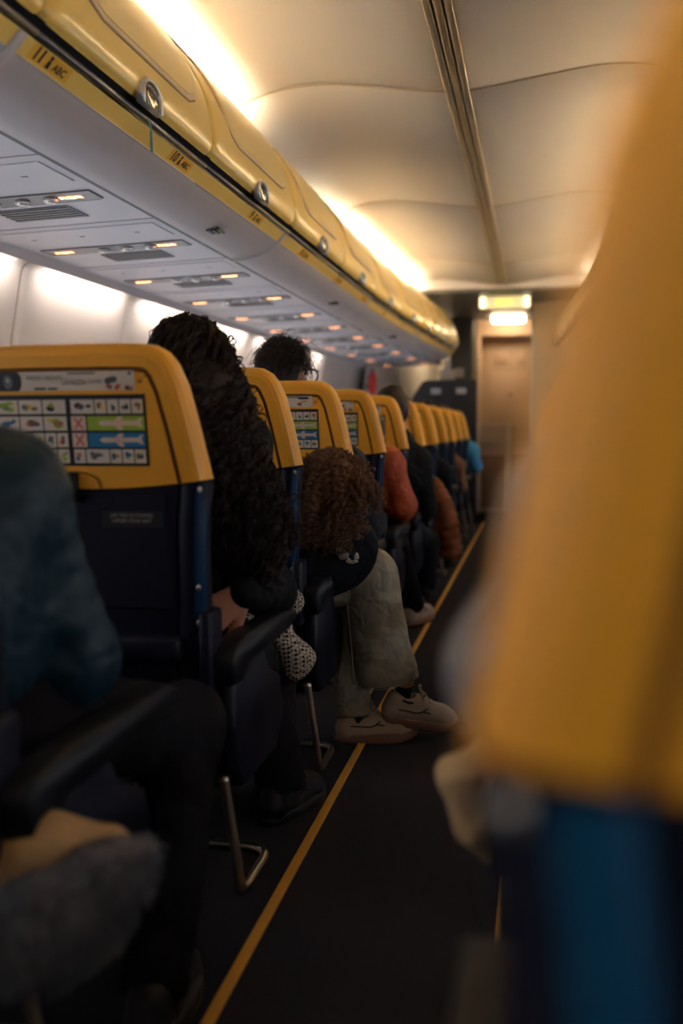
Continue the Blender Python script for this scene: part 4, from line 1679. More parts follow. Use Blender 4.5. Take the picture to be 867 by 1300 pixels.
def person(label, J, jacket, trousers, shoes, hair=None, res=0.010, group=None, skin=None, ribs=(0, 0.0), fat=1.0, legfat=1.0, face=(0, 1, 0), hup=(0, 0, 1),
           hands=True, jnoise=0.004, noshoes=False, hem_r=0.0, cut='LR'):
    """J: joints in world metres. One continuous skin mesh (top level) with jacket, trousers, shoes and hair as children."""
    skin = skin or M_SKIN
    base = np.array([J['pelvis'][0], J['pelvis'][1], 0.0])
    B = SDF()
    HL = add_head(B, J['head'], face, hup)
    nk = np.array(J['neck'], float)
    hd = np.array(J['head'], float)
    B.cone(nk, hd - unit(hd - nk) * 0.05, 0.052, 0.050, 0.03)
    B.chain([J['pelvis'], J['chest'], nk - unit(nk - np.array(J['chest'])) * 0.02], [0.10, 0.11, 0.06], 0.06)
    for s in 'LR':
        B.cone(J['chest'], J['sh' + s], 0.07, 0.045, 0.05)
        B.chain([J['sh' + s], J['el' + s], J['wr' + s]], [0.042, 0.034, 0.024], 0.02)
        if hands:
            dd = J.get('hd' + s, unit(np.array(J['wr' + s]) - np.array(J['el' + s])))
            add_hand(B, J['wr' + s], dd, J.get('hn' + s, (0, 0, 1)), 1 if s == 'L' else -1, 0.7)
        B.cone(J['pelvis'], J['hip' + s], 0.10, 0.085, 0.05)
        B.chain([J['hip' + s], J['kn' + s], J['an' + s]], [0.075, 0.052, 0.027], 0.03)
        an = np.array(J['an' + s], float)
        td = unit(J.get('toe' + s, (0, 1, 0)))
        B.cone(an + np.array([0, 0, -0.015]), an + td * 0.10 + np.array([0, 0, -0.04]), 0.024, 0.018, 0.008)
    me = B.mesh('person', min(res, 0.008), 0, m=skin)
    o = link('person', me)
    rebase(o, base)
    tag(o, label, 'person', group)
    for s in (-1, 1):
        eb = MB()
        c0 = HL(s * 0.032, 0.074, 0.006) - base
        eb.loft([[c0 + 0.012 * np.array([math.sin(a) * math.cos(t), math.sin(a) * math.sin(t), math.cos(a)]) for t in np.linspace(0, 2 * math.pi, 10, endpoint=False)] for a in (0.05, 0.6, 1.2, 1.9, 2.5, 3.09)], None, True, True, True)
        eb.build('eye', M_EYE, o)

    def child(nm, S, m, **kw):
        me2 = S.mesh(nm, **kw, m=m)
        me2.transform(Matrix.Translation(-Vector(base)))
        return link(nm, me2, None, o)
    Jk = SDF()
    f = fat
    Jk.chain([J['pelvis'], J['chest'], nk], [0.112 * f, 0.112 * f, 0.062], 0.06)
    mid = 0.5 * (np.array(J['pelvis']) + np.array(J['chest']))
    sd = unit(np.array(J['shR']) - np.array(J['shL']))
    for s, g in (('L', -1), ('R', 1)):
        Jk.cone(mid + sd * g * 0.06, np.array(J['chest']) + sd * g * 0.075, 0.100 * f, 0.092 * f, 0.05)
        Jk.cone(nk - np.array([0, 0, 0.02]), J['sh' + s], 0.058, 0.060 * f, 0.05)
        Jk.cone(J['chest'], J['sh' + s], 0.08, 0.060 * f, 0.05)
        Jk.chain([J['sh' + s], J['el' + s], J['wr' + s]], [0.062 * f, 0.053 * f, 0.040 * f], 0.03, ribs[0], ribs[1])
    child('jacket', Jk, jacket, res=res, noise=jnoise, nscale=28, seed=len(label))
    Tr = SDF()
    g = legfat
    for s in 'LR':
        Tr.cone(J['pelvis'], J['hip' + s], 0.125, 0.105, 0.06)
        Tr.chain([J['hip' + s], J['kn' + s]], [0.100, 0.076 * g], 0.04)
        an = np.array(J['an' + s], float)
        kn = np.array(J['kn' + s], float)
        Tr.cone(kn, an, 0.076 * g, 0.058 * g + hem_r, 0.03)
        dn = unit(an - kn)
        if s in cut:
            Tr.plane(an + dn * 0.01, dn, 0.10)
    child('trousers', Tr, trousers, res=res, noise=0.0035, nscale=26, seed=3 + len(label))
    if not noshoes:
        for s in 'LR':
            an = np.array(J['an' + s], float)
            td = unit(J.get('toe' + s, (0, 1, 0)))
            upv = J.get('shoeup' + s, (0, 0, 1))
            td_f = td
            heel = an - td * 0.075 - unit(upv) * 0.082
            if 'heel' + s in J:
                heel = np.array(J['heel' + s])
            add_shoe(o, base, heel, td_f, upv, shoes, detail=res < 0.011)
    if hair is not None:
        H = SDF()
        c = np.array(J['head'], float)
        ff, uu = unit(face), unit(hup)
        H.ell(c - ff * 0.022 + uu * 0.032, (0.086, 0.100, 0.094), 0.02)
        H.ell(c - ff * 0.050 - uu * 0.02, (0.074, 0.060, 0.075), 0.03)
        child('hair', H, hair, res=0.006, noise=0.006, nscale=60, seed=9)
    return o, base


def seat_joints(k, X=SEATX, Y0=None, lean=0.0):
    Y0 = ROW0 + PITCHY * k if Y0 is None else Y0
    v = lambda x, y, z: np.array([X + x, Y0 + y, z])
    return {'pelvis': v(0, 0.22, 0.53), 'chest': v(lean * .6, 0.21, 0.82), 'neck': v(lean, 0.20, 0.98), 'head': v(lean * 1.15, 0.24, 1.08),
            'shL': v(lean - 0.17, 0.21, 0.91), 'shR': v(lean + 0.17, 0.21, 0.91), 'elL': v(-0.20, 0.26, 0.66), 'elR': v(0.20, 0.26, 0.66),
            'wrL': v(-0.09, 0.45, 0.62), 'wrR': v(0.09, 0.45, 0.62), 'hipL': v(-0.09, 0.25, 0.53), 'hipR': v(0.09, 0.25, 0.53),
            'knL': v(-0.12, 0.62, 0.53), 'knR': v(0.12, 0.62, 0.53), 'anL': v(-0.12, 0.64, 0.095), 'anR': v(0.12, 0.64, 0.095)}


M_TEAL = mat('teal_quilted_nylon', (0.005, 0.026, 0.042), 0.5, bump=0.25, bscale=60, spec=0.3, fold=0.6, fscale=14)
M_BLKJ = mat('black_cloth', (0.0055, 0.005, 0.006), 0.8, bump=0.3, bscale=200, spec=0.2, fold=0.7)
M_DKT = mat('dark_trousers', (0.0085, 0.007, 0.009), 0.9, bump=0.3, bscale=300, spec=0.15, fold=0.6)
M_DKJEAN = mat('dark_jeans', (0.017, 0.015, 0.016), 0.9, bump=0.4, bscale=400, var=0.3, vscale=20, spec=0.15, fold=0.7)
M_JEAN = mat('grey_green_denim', (0.37, 0.325, 0.235), 0.9, bump=0.4, bscale=350, var=0.25, vscale=16, spec=0.15, fold=1.0, fscale=15)
M_STITCH = mat('denim_stitch', (0.36, 0.31, 0.22), 0.9)
M_NAVJ = mat('navy_print_jacket', (0.0055, 0.006, 0.010), 0.75, bump=0.2, bscale=150, spec=0.2, fold=0.7)
M_GREYJ = mat('grey_hoodie', (0.040, 0.042, 0.050), 0.9, bump=0.4, bscale=250, spec=0.15, fold=0.7)
M_RUST = mat('rust_nylon', (0.42, 0.070, 0.018), 0.55, bump=0.15, bscale=60, var=0.15, vscale=10, spec=0.3, fold=1.0, fscale=12)
M_RUSTP = mat('brown_puffer', (0.26, 0.070, 0.014), 0.55, bump=0.15, bscale=60, spec=0.3, fold=0.5)
M_LBLUE = mat('light_blue_cloth', (0.06, 0.32, 0.60), 0.8)
M_TAN = mat('tan_cloth', (0.44, 0.26, 0.11), 0.85, bump=0.3, bscale=200)
M_BROWNJ = mat('brown_cloth', (0.20, 0.085, 0.035), 0.8)
M_SILVER = mat('grey_shiny_jacket', (0.20, 0.19, 0.20), 0.35, bump=0.15, bscale=40, fold=0.6)
M_CREAM = mat('cream_cloth', (0.62, 0.44, 0.24), 0.8, bump=0.2, fold=0.6)
M_SHW = mat('sneaker_cream', (0.56, 0.43, 0.31), 0.6, bump=0.1, bscale=200)
M_SHS = mat('sneaker_sole', (0.34, 0.175, 0.11), 0.6)
M_SHL = mat('sneaker_laces', (0.56, 0.44, 0.33), 0.8)
M_SHD = mat('sneaker_dark_trim', (0.035, 0.018, 0.018), 0.6)
M_BSH = mat('black_shoe', (0.010, 0.009, 0.010), 0.5)
M_SOCK = mat('black_sock', (0.008, 0.008, 0.010), 0.95)
SH_CREAM = (M_SHW, M_SHS, M_SHL, M_SHD)
SH_BLACK = (M_BSH, M_BSH, mat('shoe_lace_tan', (0.16, 0.08, 0.03), 0.8), M_BSH)

# --- passenger in teal jacket, nearest on the left
J = seat_joints(-1)
J.update(shR=at(8, 622, 1.33), elR=at(93, 838, 1.40), wrR=np.array([-0.86, 1.55, 0.60]), knR=at(236, 918, 1.73), anR=np.array([at(226, 1300, 1.43)[0] - 0.035, 1.42, 0.095]),
         pelvis=np.array([-0.88, 1.24, 0.53]), neck=np.array([-0.90, 1.27, 0.99]), head=np.array([-0.93, 1.33, 1.07]), chest=np.array([-0.87, 1.26, 0.82]),
         hipR=np.array([-0.78, 1.30, 0.53]), toeR=(-0.12, 1, 0))
J['knL'] = np.array([-0.98, 1.68, 0.53])
p0, b0 = person('person in a quilted teal jacket and dark trousers, nearest on the left of the aisle', J, M_TEAL, M_DKT, SH_BLACK, M_HAIRD, res=0.010, fat=1.30, legfat=0.94, jnoise=0.005, ribs=(6, 0.004))

# --- long dark curly hair
J = seat_joints(0)
J.update(pelvis=np.array([-0.84, 2.06, 0.53]), chest=np.array([-0.74, 2.20, 0.76]), neck=np.array([-0.675, 2.23, 0.95]), head=at(246, 478, 2.20), shR=at(316, 690, 2.26), shL=np.array([-0.90, 2.18, 0.84]),
         elR=at(346, 752, 2.30), wrR=at(312, 752, 2.06), hdR=unit((-0.75, -0.40, -0.50)), hnR=(0.5, -0.8, 0.3), hipR=np.array([-0.74, 2.10, 0.52]), knR=at(338, 848, 2.43), anR=at(356, 1000, 2.37), toeR=(0.28, 1, 0), toeL=(0, 1, 0),
         elL=np.array([-1.0, 2.15, 0.64]), wrL=np.array([-0.9, 2.3, 0.62]))
p1, b1 = person('person with long dark curly hair leaning towards the aisle, hand on hip', J, M_BLKJ, M_DKJEAN, SH_BLACK, M_HAIRD, res=0.009, legfat=0.96, hem_r=0.006)
P1J = J


def locks(q, g, k, r_off, cr, wl, jit=0.25):
    """q: (M,3) lock path -> k helical strands running together"""
    M_ = len(q)
    S = np.linspace(0, 1, M_)
    L_ = np.linalg.norm(np.diff(q, axis=0), axis=1).sum()
    T = np.gradient(q, axis=0)
    T /= np.linalg.norm(T, axis=1, keepdims=True) + 1e-9
    ref = unit(g.normal(size=3))
    A = np.cross(T, ref)
    A /= np.linalg.norm(A, axis=1, keepdims=True) + 1e-9
    B_ = np.cross(T, A)
    out = []
    ph0 = g.uniform(0, 6.28)
    for i in range(k):
        w_ = 2 * math.pi * L_ / wl * S + ph0 + g.normal() * jit
        c = cr * np.minimum(1, 3 * S + 0.2) * g.uniform(0.8, 1.2)
        o1, o2 = g.normal(size=2) * r_off
        out.append(q + A * (c * np.cos(w_) + o1)[:, None] + B_ * (c * np.sin(w_) + o2)[:, None])
    return out


def curly(parent, base, name, pts, rs, n, m, r0, seed, M_=40):
    """ringlets falling round a spine, the first ones from the crown"""
    g = np.random.default_rng(seed)
    sp = np.array(bez(pts, 8))
    ts = np.linspace(0, 1, len(sp))
    rr = np.interp(ts, np.linspace(0, 1, len(rs)), rs)
    P = []
    S = np.linspace(0, 1, M_)
    for i in range(n):
        ang = g.uniform(0, 2 * math.pi) + 0.6 * g.normal() * S
        rad = g.uniform(0.80, 1.10)
        if i < n * 0.38:
            th = np.minimum(S / g.uniform(0.25, 0.45), 1) * (math.pi / 2)
            tt = np.clip((S - 0.2) * g.uniform(0.4, 1.0), 0, 1)
            R_ = np.sin(th) * np.interp(tt, ts, rr) * rad
            dz = np.cos(th) * rs[0] * rad
        else:
            t0 = g.uniform(-0.05, 0.72) if i % 3 else g.uniform(-0.03, 0.22)
            tt = t0 + S * g.uniform(0.22, 0.5)
            R_ = np.interp(np.clip(tt, 0, 1), ts, rr) * rad * (0.9 + 0.15 * S)
            dz = -np.clip(tt - 1, 0, 1) * 0.25
        q = np.stack([np.interp(np.clip(tt, 0, 1), ts, sp[:, a]) for a in range(3)], -1)
        q = q + np.stack([np.cos(ang) * R_, np.sin(ang) * R_, dz * np.ones(M_)], -1)
        P += locks(q, g, 7, 0.0028, g.uniform(0.006, 0.014), g.uniform(0.038, 0.065))
    for i in range(60):      # flyaway curls
        t0 = g.uniform(0.0, 0.7)
        d = unit(np.array([g.normal(), g.normal(), abs(g.normal()) * (0.9 if t0 < 0.2 else 0.1)]))
        c0 = np.array([np.interp(t0, ts, sp[:, a]) for a in range(3)]) + d * np.interp(t0, ts, rr)
        q = c0 + d * (0.035 * np.sin(S * 2.6))[:, None] * g.uniform(0.4, 1.1) + np.array([0, 0, -0.05]) * S[:, None] ** 2
        P += locks(q, g, 2, 0.001, 0.007, 0.035)
    me = strands_mesh(name, np.array(P) - np.array(base), r0, r0 * 0.4, m, seed)
    ob = link(name, me, None, parent)
    ob['kind'] = 'stuff'
    return ob


hp = [at(240, 452, 2.15), at(252, 500, 2.12), at(268, 565, 2.08), at(290, 625, 2.08), at(312, 680, 2.10), at(322, 722, 2.12)]
hr = [0.080, 0.102, 0.096, 0.112, 0.100, 0.055]
H = SDF()
H.chain(hp, [r * 0.80 for r in hr], 0.05)
me = H.mesh('hair_mass', 0.009, noise=0.010, nscale=55, m=M_HAIRD)
me.transform(Matrix.Translation(-Vector(b1)))
link('hair_mass', me, None, p1)
curly(p1, b1, 'curls', hp, hr, 760, M_HAIRD, 0.0017, 5)

# --- houndstooth scarf on her lap
S = SDF()
a, b = at(352, 795, 2.36), at(376, 838, 2.38)
S.cone(a, b, 0.026, 0.042, 0.02).cone(b, at(372, 850, 2.36), 0.042, 0.026, 0.02)
S.cone(at(352, 795, 2.36), at(372, 762, 2.40), 0.016, 0.026, 0.02).cone(at(372, 762, 2.40), at(352, 752, 2.38), 0.026, 0.016, 0.02)
S.cone(at(334, 800, 2.30), at(312, 786, 2.16), 0.018, 0.016, 0.03).cone(at(352, 795, 2.36), at(334, 800, 2.30), 0.020, 0.018, 0.03)
me = S.mesh('scarf', 0.005, noise=0.004, nscale=70, m=mat_houndstooth())
o = link('scarf', me)
rebase(o, at(372, 855, 2.38))
tag(o, 'black and cream houndstooth scarf hanging from the lap beside the armrest', 'scarf')

# --- frizzy brown hair, crossed legs, cream sneakers
J = seat_joints(1)
J.update(pelvis=np.array([-0.84, 2.80, 0.53]), chest=at(408, 700, 2.92), neck=at(413, 660, 2.92), head=at(420, 622, 2.90), shR=at(446, 690, 2.92), shL=np.array([-0.80, 2.86, 0.70]),
         elR=at(450, 722, 3.02), wrR=at(428, 738, 3.12), elL=np.array([-0.90, 3.0, 0.6]), wrL=np.array([-0.78, 3.12, 0.56]),
         hipR=np.array([-0.76, 2.90, 0.52]), knR=at(470, 736, 3.04), anR=at(488, 835, 3.06), hipL=np.array([-0.86, 2.88, 0.53]), knL=at(440, 760, 3.14), anL=np.array([-0.548, 3.00, 0.080]))
J['toeR'] = unit((0.80, 0.42, -0.18))
J['toeL'] = unit((0.93, 0.36, 0.0))
p2, b2 = person('person with frizzy brown hair bent over crossed legs in grey green jeans', J, M_NAVJ, M_JEAN, SH_CREAM, None, res=0.009, face=(0.35, 0.75, -0.55), hup=(0.1, 0.55, 0.8), noshoes=True, legfat=0.95, cut='L')
# wide raised trouser leg over the body of the trousers
S = SDF()
kn, an = at(470, 732, 3.01), at(486, 846, 3.05)
S.cone(at(452, 722, 3.05), kn, 0.060, 0.080, 0.05)
S.cone(kn, an, 0.082, 0.104, 0.06)
dn = unit(an - kn)
S.plane(an + dn * 0.035, dn, 0.16)
S.cone(kn + dn * 0.15, an + dn * 0.12, 0.045, 0.102, 0.01, sub=True)
me = S.mesh('trouser_leg', 0.006, noise=0.008, nscale=22, m=M_JEAN, seed=21)
me.transform(Matrix.Translation(-Vector(b2)))
link('trouser_leg', me, None, p2)
# seam and hem stitching
sm = MB()
side_v = unit(np.array([-0.75, -0.66, 0.0]))
pts = [kn + side_v * 0.080 + np.array([0, 0, -0.01])] + [kn + (an - kn) * f + side_v * (0.0895 + 0.019 * f) for f in (0.15, 0.35, 0.55, 0.75, 0.95, 1.15)]
sm.tube(bez([p - b2 for p in pts], 4), 0.0022, n=5)
sm.build('side_seam', M_STITCH, p2)
hm = MB()
ax1 = unit(np.cross(dn, [0, 1, 0.1]))
ax2 = np.cross(dn, ax1)
for off in (0.012, 0.034):
    hm.tube([an + dn * off + (ax1 * math.cos(t) + ax2 * math.sin(t)) * (0.1075) - b2 for t in np.linspace(0, 2 * math.pi, 30)], 0.0013, n=4)
hm.build('hem', M_STITCH, p2)
# ankles, socks and shoes
td = unit((0.84, 0.36, -0.16))
upv = unit((0.10, -0.15, 0.98))
heel = at(481, 914, 3.02)
ank = heel + td * 0.072 + upv * 0.10
S = SDF()
S.cone(ank - upv * 0.02, ank + upv * 0.045, 0.024, 0.029, 0.01)
me = S.mesh('sock', 0.005, m=M_SOCK)
me.transform(Matrix.Translation(-Vector(b2)))
link('sock', me, None, p2)
S = SDF()
S.cone(ank + upv * 0.04, ank * 0.5 + an * 0.5 + upv * 0.05, 0.030, 0.036, 0.01)
me = S.mesh('ankle', 0.006, m=M_SKIN)
me.transform(Matrix.Translation(-Vector(b2)))
link('ankle', me, None, p2)
add_shoe(p2, b2, heel, td, upv, SH_CREAM, sc=0.93)
fh = np.array([-0.605, 2.985, 0.0])
td2 = unit((0.95, 0.31, 0))
add_shoe(p2, b2, fh, td2, (0, 0, 1), SH_CREAM, sc=0.93)
S = SDF()
S.cone(fh + td2 * 0.068 + np.array([0, 0, 0.055]), fh + td2 * 0.066 + np.array([0, 0, 0.098]), 0.030, 0.033, 0.01)
me = S.mesh('sock', 0.005, m=M_SOCK)
me.transform(Matrix.Translation(-Vector(b2)))
link('sock', me, None, p2)
# frizzy hair: mass and curls
hc = at(417, 612, 2.80)
H = SDF()
H.ell(hc, (0.085, 0.085, 0.098), 0.03)
H.ell(hc + np.array([0.03, 0.0, -0.025]), (0.070, 0.07, 0.065), 0.03)
H.ell(hc + np.array([-0.05, -0.01, -0.09]), (0.045, 0.05, 0.07), 0.03)
me = H.mesh('hair_mass', 0.008, noise=0.012, nscale=60, m=M_HAIRB)
me.transform(Matrix.Translation(-Vector(b2)))
link('hair_mass', me, None, p2)
g = np.random.default_rng(4)
P = []
S_ = np.linspace(0, 1, 22)
for i in range(820):
    d = unit(g.normal(size=3))
    st0 = hc + d * np.array([0.074, 0.076, 0.088]) + np.array([0.012, 0, 0]) + (np.array([-0.022, 0, -0.03]) if d[2] < -0.3 else 0)
    L_ = g.uniform(0.04, 0.085)
    q = st0 + d * (L_ * 0.42 * np.sin(S_ * 2.0))[:, None] + unit((0.2 * g.normal() + d[0] * 0.5, 0.3 * g.normal() - 0.1, -0.9)) * (L_ * S_ ** 1.5)[:, None]
    P += locks(q, g, 7, 0.0024, g.uniform(0.004, 0.008), g.uniform(0.016, 0.026), 0.5)
P = np.array(P)
me = strands_mesh('curls', P - b2, 0.0011, 0.0005, M_HAIRB, 6)
ob = link('curls', me, None, p2)
ob['kind'] = 'stuff'
# white print on the jacket
pr = MB()
rr_ = random.Random(5)
for (px, py, w_, h_) in ((436, 706, 7, 5), (429, 698, 4, 3), (442, 712, 4, 4), (449, 714, 5, 2.5), (452, 706, 3, 6)):
    c = at(px, py, 2.86)
    n_ = 9
    pts = []
    for t in np.linspace(0, 2 * math.pi, n_, endpoint=False):
        f = rr_.uniform(0.45, 1.0)
        pts.append((px + w_ * f * math.cos(t), py + h_ * f * math.sin(t)))
    vv = [at(x, y, 2.79 + 0.002 * (y - 700) * 0) - b2 for x, y in pts]
    pr.add(vv + [p + np.array([0, 0.02, 0]) for p in vv], [tuple(range(n_))] + [(i, (i + 1) % n_, n_ + (i + 1) % n_, n_ + i) for i in range(n_)])
pr.build('jacket_print', M_WHITE, p2)

# --- glasses and grey hoodie
J = seat_joints(2)
J.update(head=at(361, 474, 3.60), neck=at(366, 520, 3.56), chest=np.array([-0.86, 3.55, 0.80]), shR=at(438, 592, 3.58), elR=at(468, 664, 3.62), wrR=np.array([-0.70, 3.85, 0.60]))
p3, b3 = person('person with dark tousled hair and glasses in a grey hoodie', J, M_GREYJ, M_DKT, SH_CREAM, M_HAIRD, res=0.010, fat=1.12, face=(0.42, 0.9, 0))
g = np.random.default_rng(12)
n, Mn = 900, 16
dirs = g.normal(size=(n, 3))
dirs[:, 2] = np.abs(dirs[:, 2]) * 0.9 - 0.25
dirs[:, 1] -= 0.25
dirs /= np.linalg.norm(dirs, axis=1, keepdims=True)
c = np.array(J['head']) + np.array([0, -0.02, 0.032])
st0 = c + dirs * np.array([0.082, 0.095, 0.088])
S_ = np.linspace(0, 1, Mn)[None, :, None]
tv_ = np.cross(dirs, g.normal(size=(n, 3)))
P = st0[:, None, :] + (0.55 * dirs[:, None, :] * np.sin(2.4 * S_) + 1.0 * tv_[:, None, :] * S_ ** 1.5 + np.array([0.1, 0, -0.35]) * S_ ** 2) * g.uniform(0.02, 0.05, (n, 1, 1))
u1 = np.cross(dirs, tv_)
P = P + 0.005 * np.sin(6 * S_ + g.uniform(0, 6, (n, 1, 1))) * u1[:, None, :]
ob = link('curls', strands_mesh('curls', P - b3, 0.0015, 0.0006, M_HAIRD, 3), None, p3)
ob['kind'] = 'stuff'
gl = MB()
hd = np.array(J['head']) - b3
gf = unit((0.42, 0.90, 0.0))
gr_ = np.cross(gf, (0, 0, 1))
GL = lambda x, y, z: hd + gr_ * x + gf * y + np.array([0, 0, z])
for s in (-1, 1):
    gl.tube(bez([GL(s * 0.080, -0.03, 0.005), GL(s * 0.084, 0.04, 0.012), GL(s * 0.080, 0.102, 0.010)], 4), 0.0030, n=6)
    gl.tube([GL(s * 0.045 + 0.034 * math.cos(t), 0.110 - 0.010 * abs(math.cos(t)), -0.006 + 0.025 * math.sin(t)) for t in np.linspace(0, 2 * math.pi, 20)], 0.0030, n=6)
gl.tube([GL(-0.013, 0.110, 0.004), GL(0.013, 0.110, 0.004)], 0.0026, n=6)
gl.build('eyeglasses', M_INK, p3)

# --- rust jacket
J = seat_joints(3)
J.update(chest=np.array([-0.78, 4.42, 0.74]), neck=np.array([-0.76, 4.55, 0.88]), head=np.array([-0.78, 4.63, 0.94]), shL=np.array([-0.95, 4.45, 0.80]), shR=at(492, 590, 4.34), elR=at(511, 642, 4.36), wrR=at(500, 662, 4.62),
         knR=at(500, 695, 4.75), anR=np.array([-0.585, 4.84, 0.095]), toeR=(0.35, 1, 0))
person('person in a rust orange jacket leaning forward beside the grey hoodie', J, M_RUST, M_DKT, SH_CREAM, M_HAIRD, res=0.010, fat=1.15, jnoise=0.006, face=(0, 0.8, -0.5))

# --- black jacket, dark hair
J = seat_joints(4)
J.update(head=at(499, 520, 5.10), neck=at(505, 556, 5.08), chest=np.array([-0.72, 5.08, 0.76]), shR=at(531, 588, 5.10), shL=np.array([-0.86, 5.08, 0.85]), elR=at(540, 645, 5.16), wrR=np.array([-0.62, 5.35, 0.58]),
         knR=at(540, 690, 5.42), anR=np.array([-0.60, 5.50, 0.095]))
person('person with short dark hair in a black jacket and dark grey trousers', J, M_BLKJ, mat('slate_trousers', (0.018, 0.018, 0.023), 0.9, bump=0.2, spec=0.15, fold=0.6), SH_BLACK, M_HAIRD, res=0.011, fat=1.1)

# --- rows further forward
J = seat_joints(6)
J.update(knR=at(572, 660, 6.95), anR=np.array([-0.60, 7.0, 0.095]), shR=at(560, 600, 6.6), elR=at(566, 632, 6.66))
person('person in dark clothes with bent knees beyond the brown puffer coat', J, M_BLKJ, mat('grey_jeans_far', (0.020, 0.021, 0.024), 0.9, spec=0.15), SH_BLACK, M_HAIRD, res=0.014, hands=False)
J = seat_joints(8)
J.update(shR=at(580, 592, 8.1), elR=at(584, 618, 8.15))
person('person with a brown sleeve showing past the far seats', J, M_BROWNJ, M_DKT, SH_BLACK, M_HAIRD, res=0.014, hands=False)
J = seat_joints(10)
J.update(shR=at(598, 572, 9.62), elR=at(604, 592, 9.66), chest=np.array([-0.80, 9.62, 0.80]))
person('person in a light blue top at the first seat row', J, M_LBLUE, M_DKT, SH_BLACK, M_HAIRD, res=0.014, hands=False, fat=1.15)

# --- brown puffer coat hanging over an armrest
S = SDF()
pts = [at(553, 612, 5.95), at(562, 640, 5.95), at(569, 672, 5.95), at(573, 708, 5.95)]
S.chain(pts, [0.035, 0.060, 0.068, 0.062], 0.02, 3, 0.010)
q = [p + np.array([-0.06, 0.02, 0]) for p in pts]
S.chain(q, [0.045, 0.060, 0.065, 0.055], 0.02, 3, 0.010)
S.plane(pts[-1], (0, 0, -1), 0.3)
o = link('puffer_coat', S.mesh('puffer_coat', 0.009, noise=0.004, nscale=30, m=M_RUSTP))
rebase(o, at(573, 708, 5.95))
tag(o, 'brown quilted puffer coat hanging into the aisle past the black jacket', 'coat')

# --- occupant of the large blurred right seat: shiny grey sleeve, cream cloth
J = seat_joints(0, X=XR, Y0=RROW)
J.update(shL=np.array([0.055, 0.60, 0.915]), elL=np.array([0.000, 0.66, 0.815]), wrL=np.array([0.16, 0.82, 0.72]), shR=np.array([0.42, 0.60, 0.92]), chest=np.array([0.24, 0.56, 0.80]), head=np.array([0.27, 0.60, 1.08]),
         neck=np.array([0.26, 0.58, 0.98]), pelvis=np.array([0.26, 0.52, 0.54]))
p9, b9 = person('person in a shiny grey jacket, elbow jutting past the big blurred seat', J, M_SILVER, M_DKT, SH_BLACK, M_HAIRD, res=0.010, fat=1.05)
S = SDF()
S.chain([np.array([0.02, 1.15, 0.575]), np.array([-0.055, 1.155, 0.585]), np.array([-0.088, 1.16, 0.565]), np.array([-0.074, 1.17, 0.505]), np.array([-0.052, 1.18, 0.455])], [0.014, 0.020, 0.022, 0.020, 0.008], 0.02)
S.chain([np.array([0.02, 1.19, 0.572]), np.array([-0.055, 1.195, 0.58]), np.array([-0.080, 1.20, 0.55]), np.array([-0.062, 1.205, 0.50])], [0.014, 0.020, 0.020, 0.014], 0.02)
o = link('folded_cloth', S.mesh('folded_cloth', 0.005, noise=0.004, nscale=60, m=M_CREAM))
rebase(o, (-0.05, 1.17, 0.546))
tag(o, 'cream cloth draped over the armrest just forward of the big blurred seat', 'cloth')

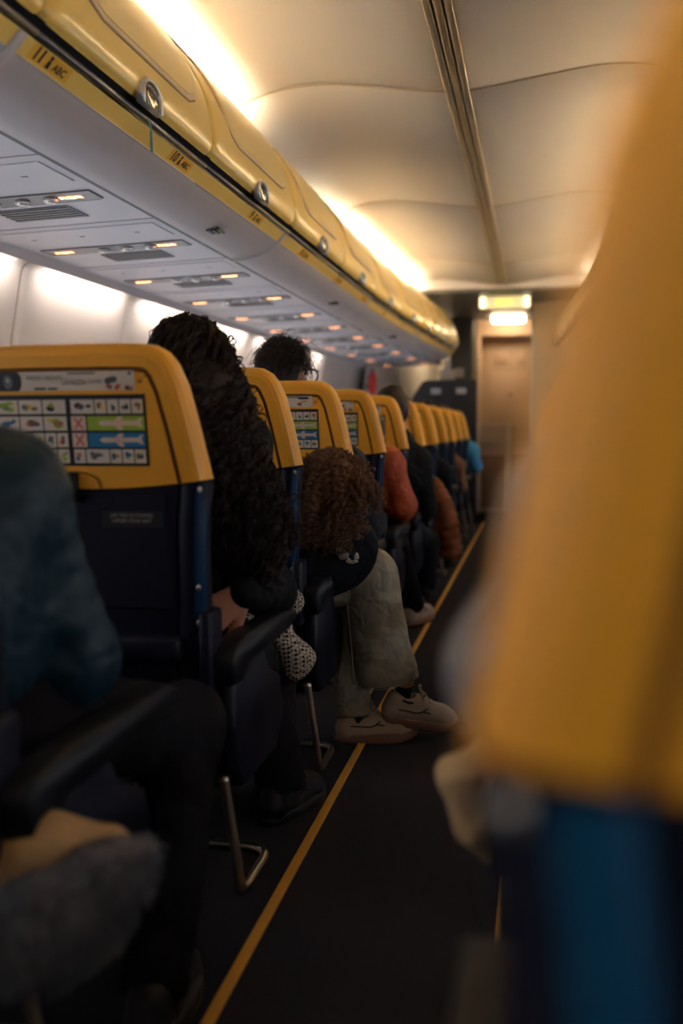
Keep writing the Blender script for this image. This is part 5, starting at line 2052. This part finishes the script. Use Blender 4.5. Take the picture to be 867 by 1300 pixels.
# --- tan coat with grey fur trim under the nearest left armrest
S = SDF()
S.cone(at(-40, 1075, 1.13), at(60, 1078, 1.13), 0.050, 0.042, 0.03).cone(at(60, 1078, 1.13), at(140, 1074, 1.15), 0.040, 0.026, 0.03)
S.cone(at(-30, 1110, 1.13), at(20, 1110, 1.13), 0.05, 0.04, 0.03)
o = link('fur_trimmed_coat', S.mesh('fur_trimmed_coat', 0.006, noise=0.004, nscale=45, m=M_TAN))
cb = at(40, 1200, 1.13)
rebase(o, cb)
tag(o, 'tan coat with grey fur trim bundled under the nearest left armrest', 'coat')
S = SDF()
F1 = [at(185, 1078, 1.12), at(150, 1110, 1.12), at(110, 1150, 1.11), at(60, 1190, 1.11), at(20, 1215, 1.11)]
S.chain(F1, [0.018, 0.034, 0.048, 0.046, 0.030], 0.03)
S.chain([at(120, 1105, 1.11), at(60, 1130, 1.11), at(10, 1165, 1.11)], [0.034, 0.042, 0.045], 0.03)
M_FUR = mat('grey_fur', (0.15, 0.145, 0.155), 0.9, var=0.7, vscale=18)
fm = S.mesh('fur_trim', 0.008, noise=0.006, nscale=50, m=M_FUR)
fm.transform(Matrix.Translation(-Vector(cb)))
fo = link('fur_trim', fm, None, o)
g = np.random.default_rng(8)
nv = len(fm.vertices)
co = np.empty(nv * 3)
fm.vertices.foreach_get('co', co)
co = co.reshape(-1, 3)
no = np.empty(nv * 3)
fm.vertices.foreach_get('normal', no)
no = no.reshape(-1, 3)
pick = g.integers(0, nv, 5000)
S_ = np.linspace(0, 1, 5)[None, :, None]
dv = no[pick] + 0.7 * g.normal(size=(5000, 3)) + np.array([0.1, 0, -0.5])
dv /= np.linalg.norm(dv, axis=1, keepdims=True)
P = co[pick][:, None, :] + dv[:, None, :] * S_ * g.uniform(0.008, 0.020, (5000, 1, 1)) + np.array([0, 0, -0.006]) * S_ ** 2
ob = link('fur', strands_mesh('fur', P, 0.0011, 0.0003, M_FUR, 2), None, o)
ob['kind'] = 'stuff'

# --- small red extinguisher on the sidewall near the entry door
S = SDF()
c = np.array([-1.63, 10.02, 1.36])
S.cone(c, c + np.array([0, 0, 0.13]), 0.040, 0.040, 0.01).cone(c + np.array([0, 0, 0.13]), c + np.array([0, 0, 0.20]), 0.030, 0.012, 0.03)
o = link('fire_extinguisher', S.mesh('fire_extinguisher', 0.006, m=mat('red_paint', (0.62, 0.03, 0.03), 0.35)))
rebase(o, c - np.array([0, 0, 0.04]))
tag(o, 'small red extinguisher on the wall by the front end of the left bins', 'extinguisher')
b = MB()
b.box((-0.012, -0.02, 0.235), (0.012, 0.045, 0.255), bev=0.004)
b.build('lever', M_DARK, o)
b = MB()
b.box((-0.09, -0.02, 0.06), (-0.03, 0.02, 0.10), bev=0.004)
b.build('bracket', M_PSUD, o)
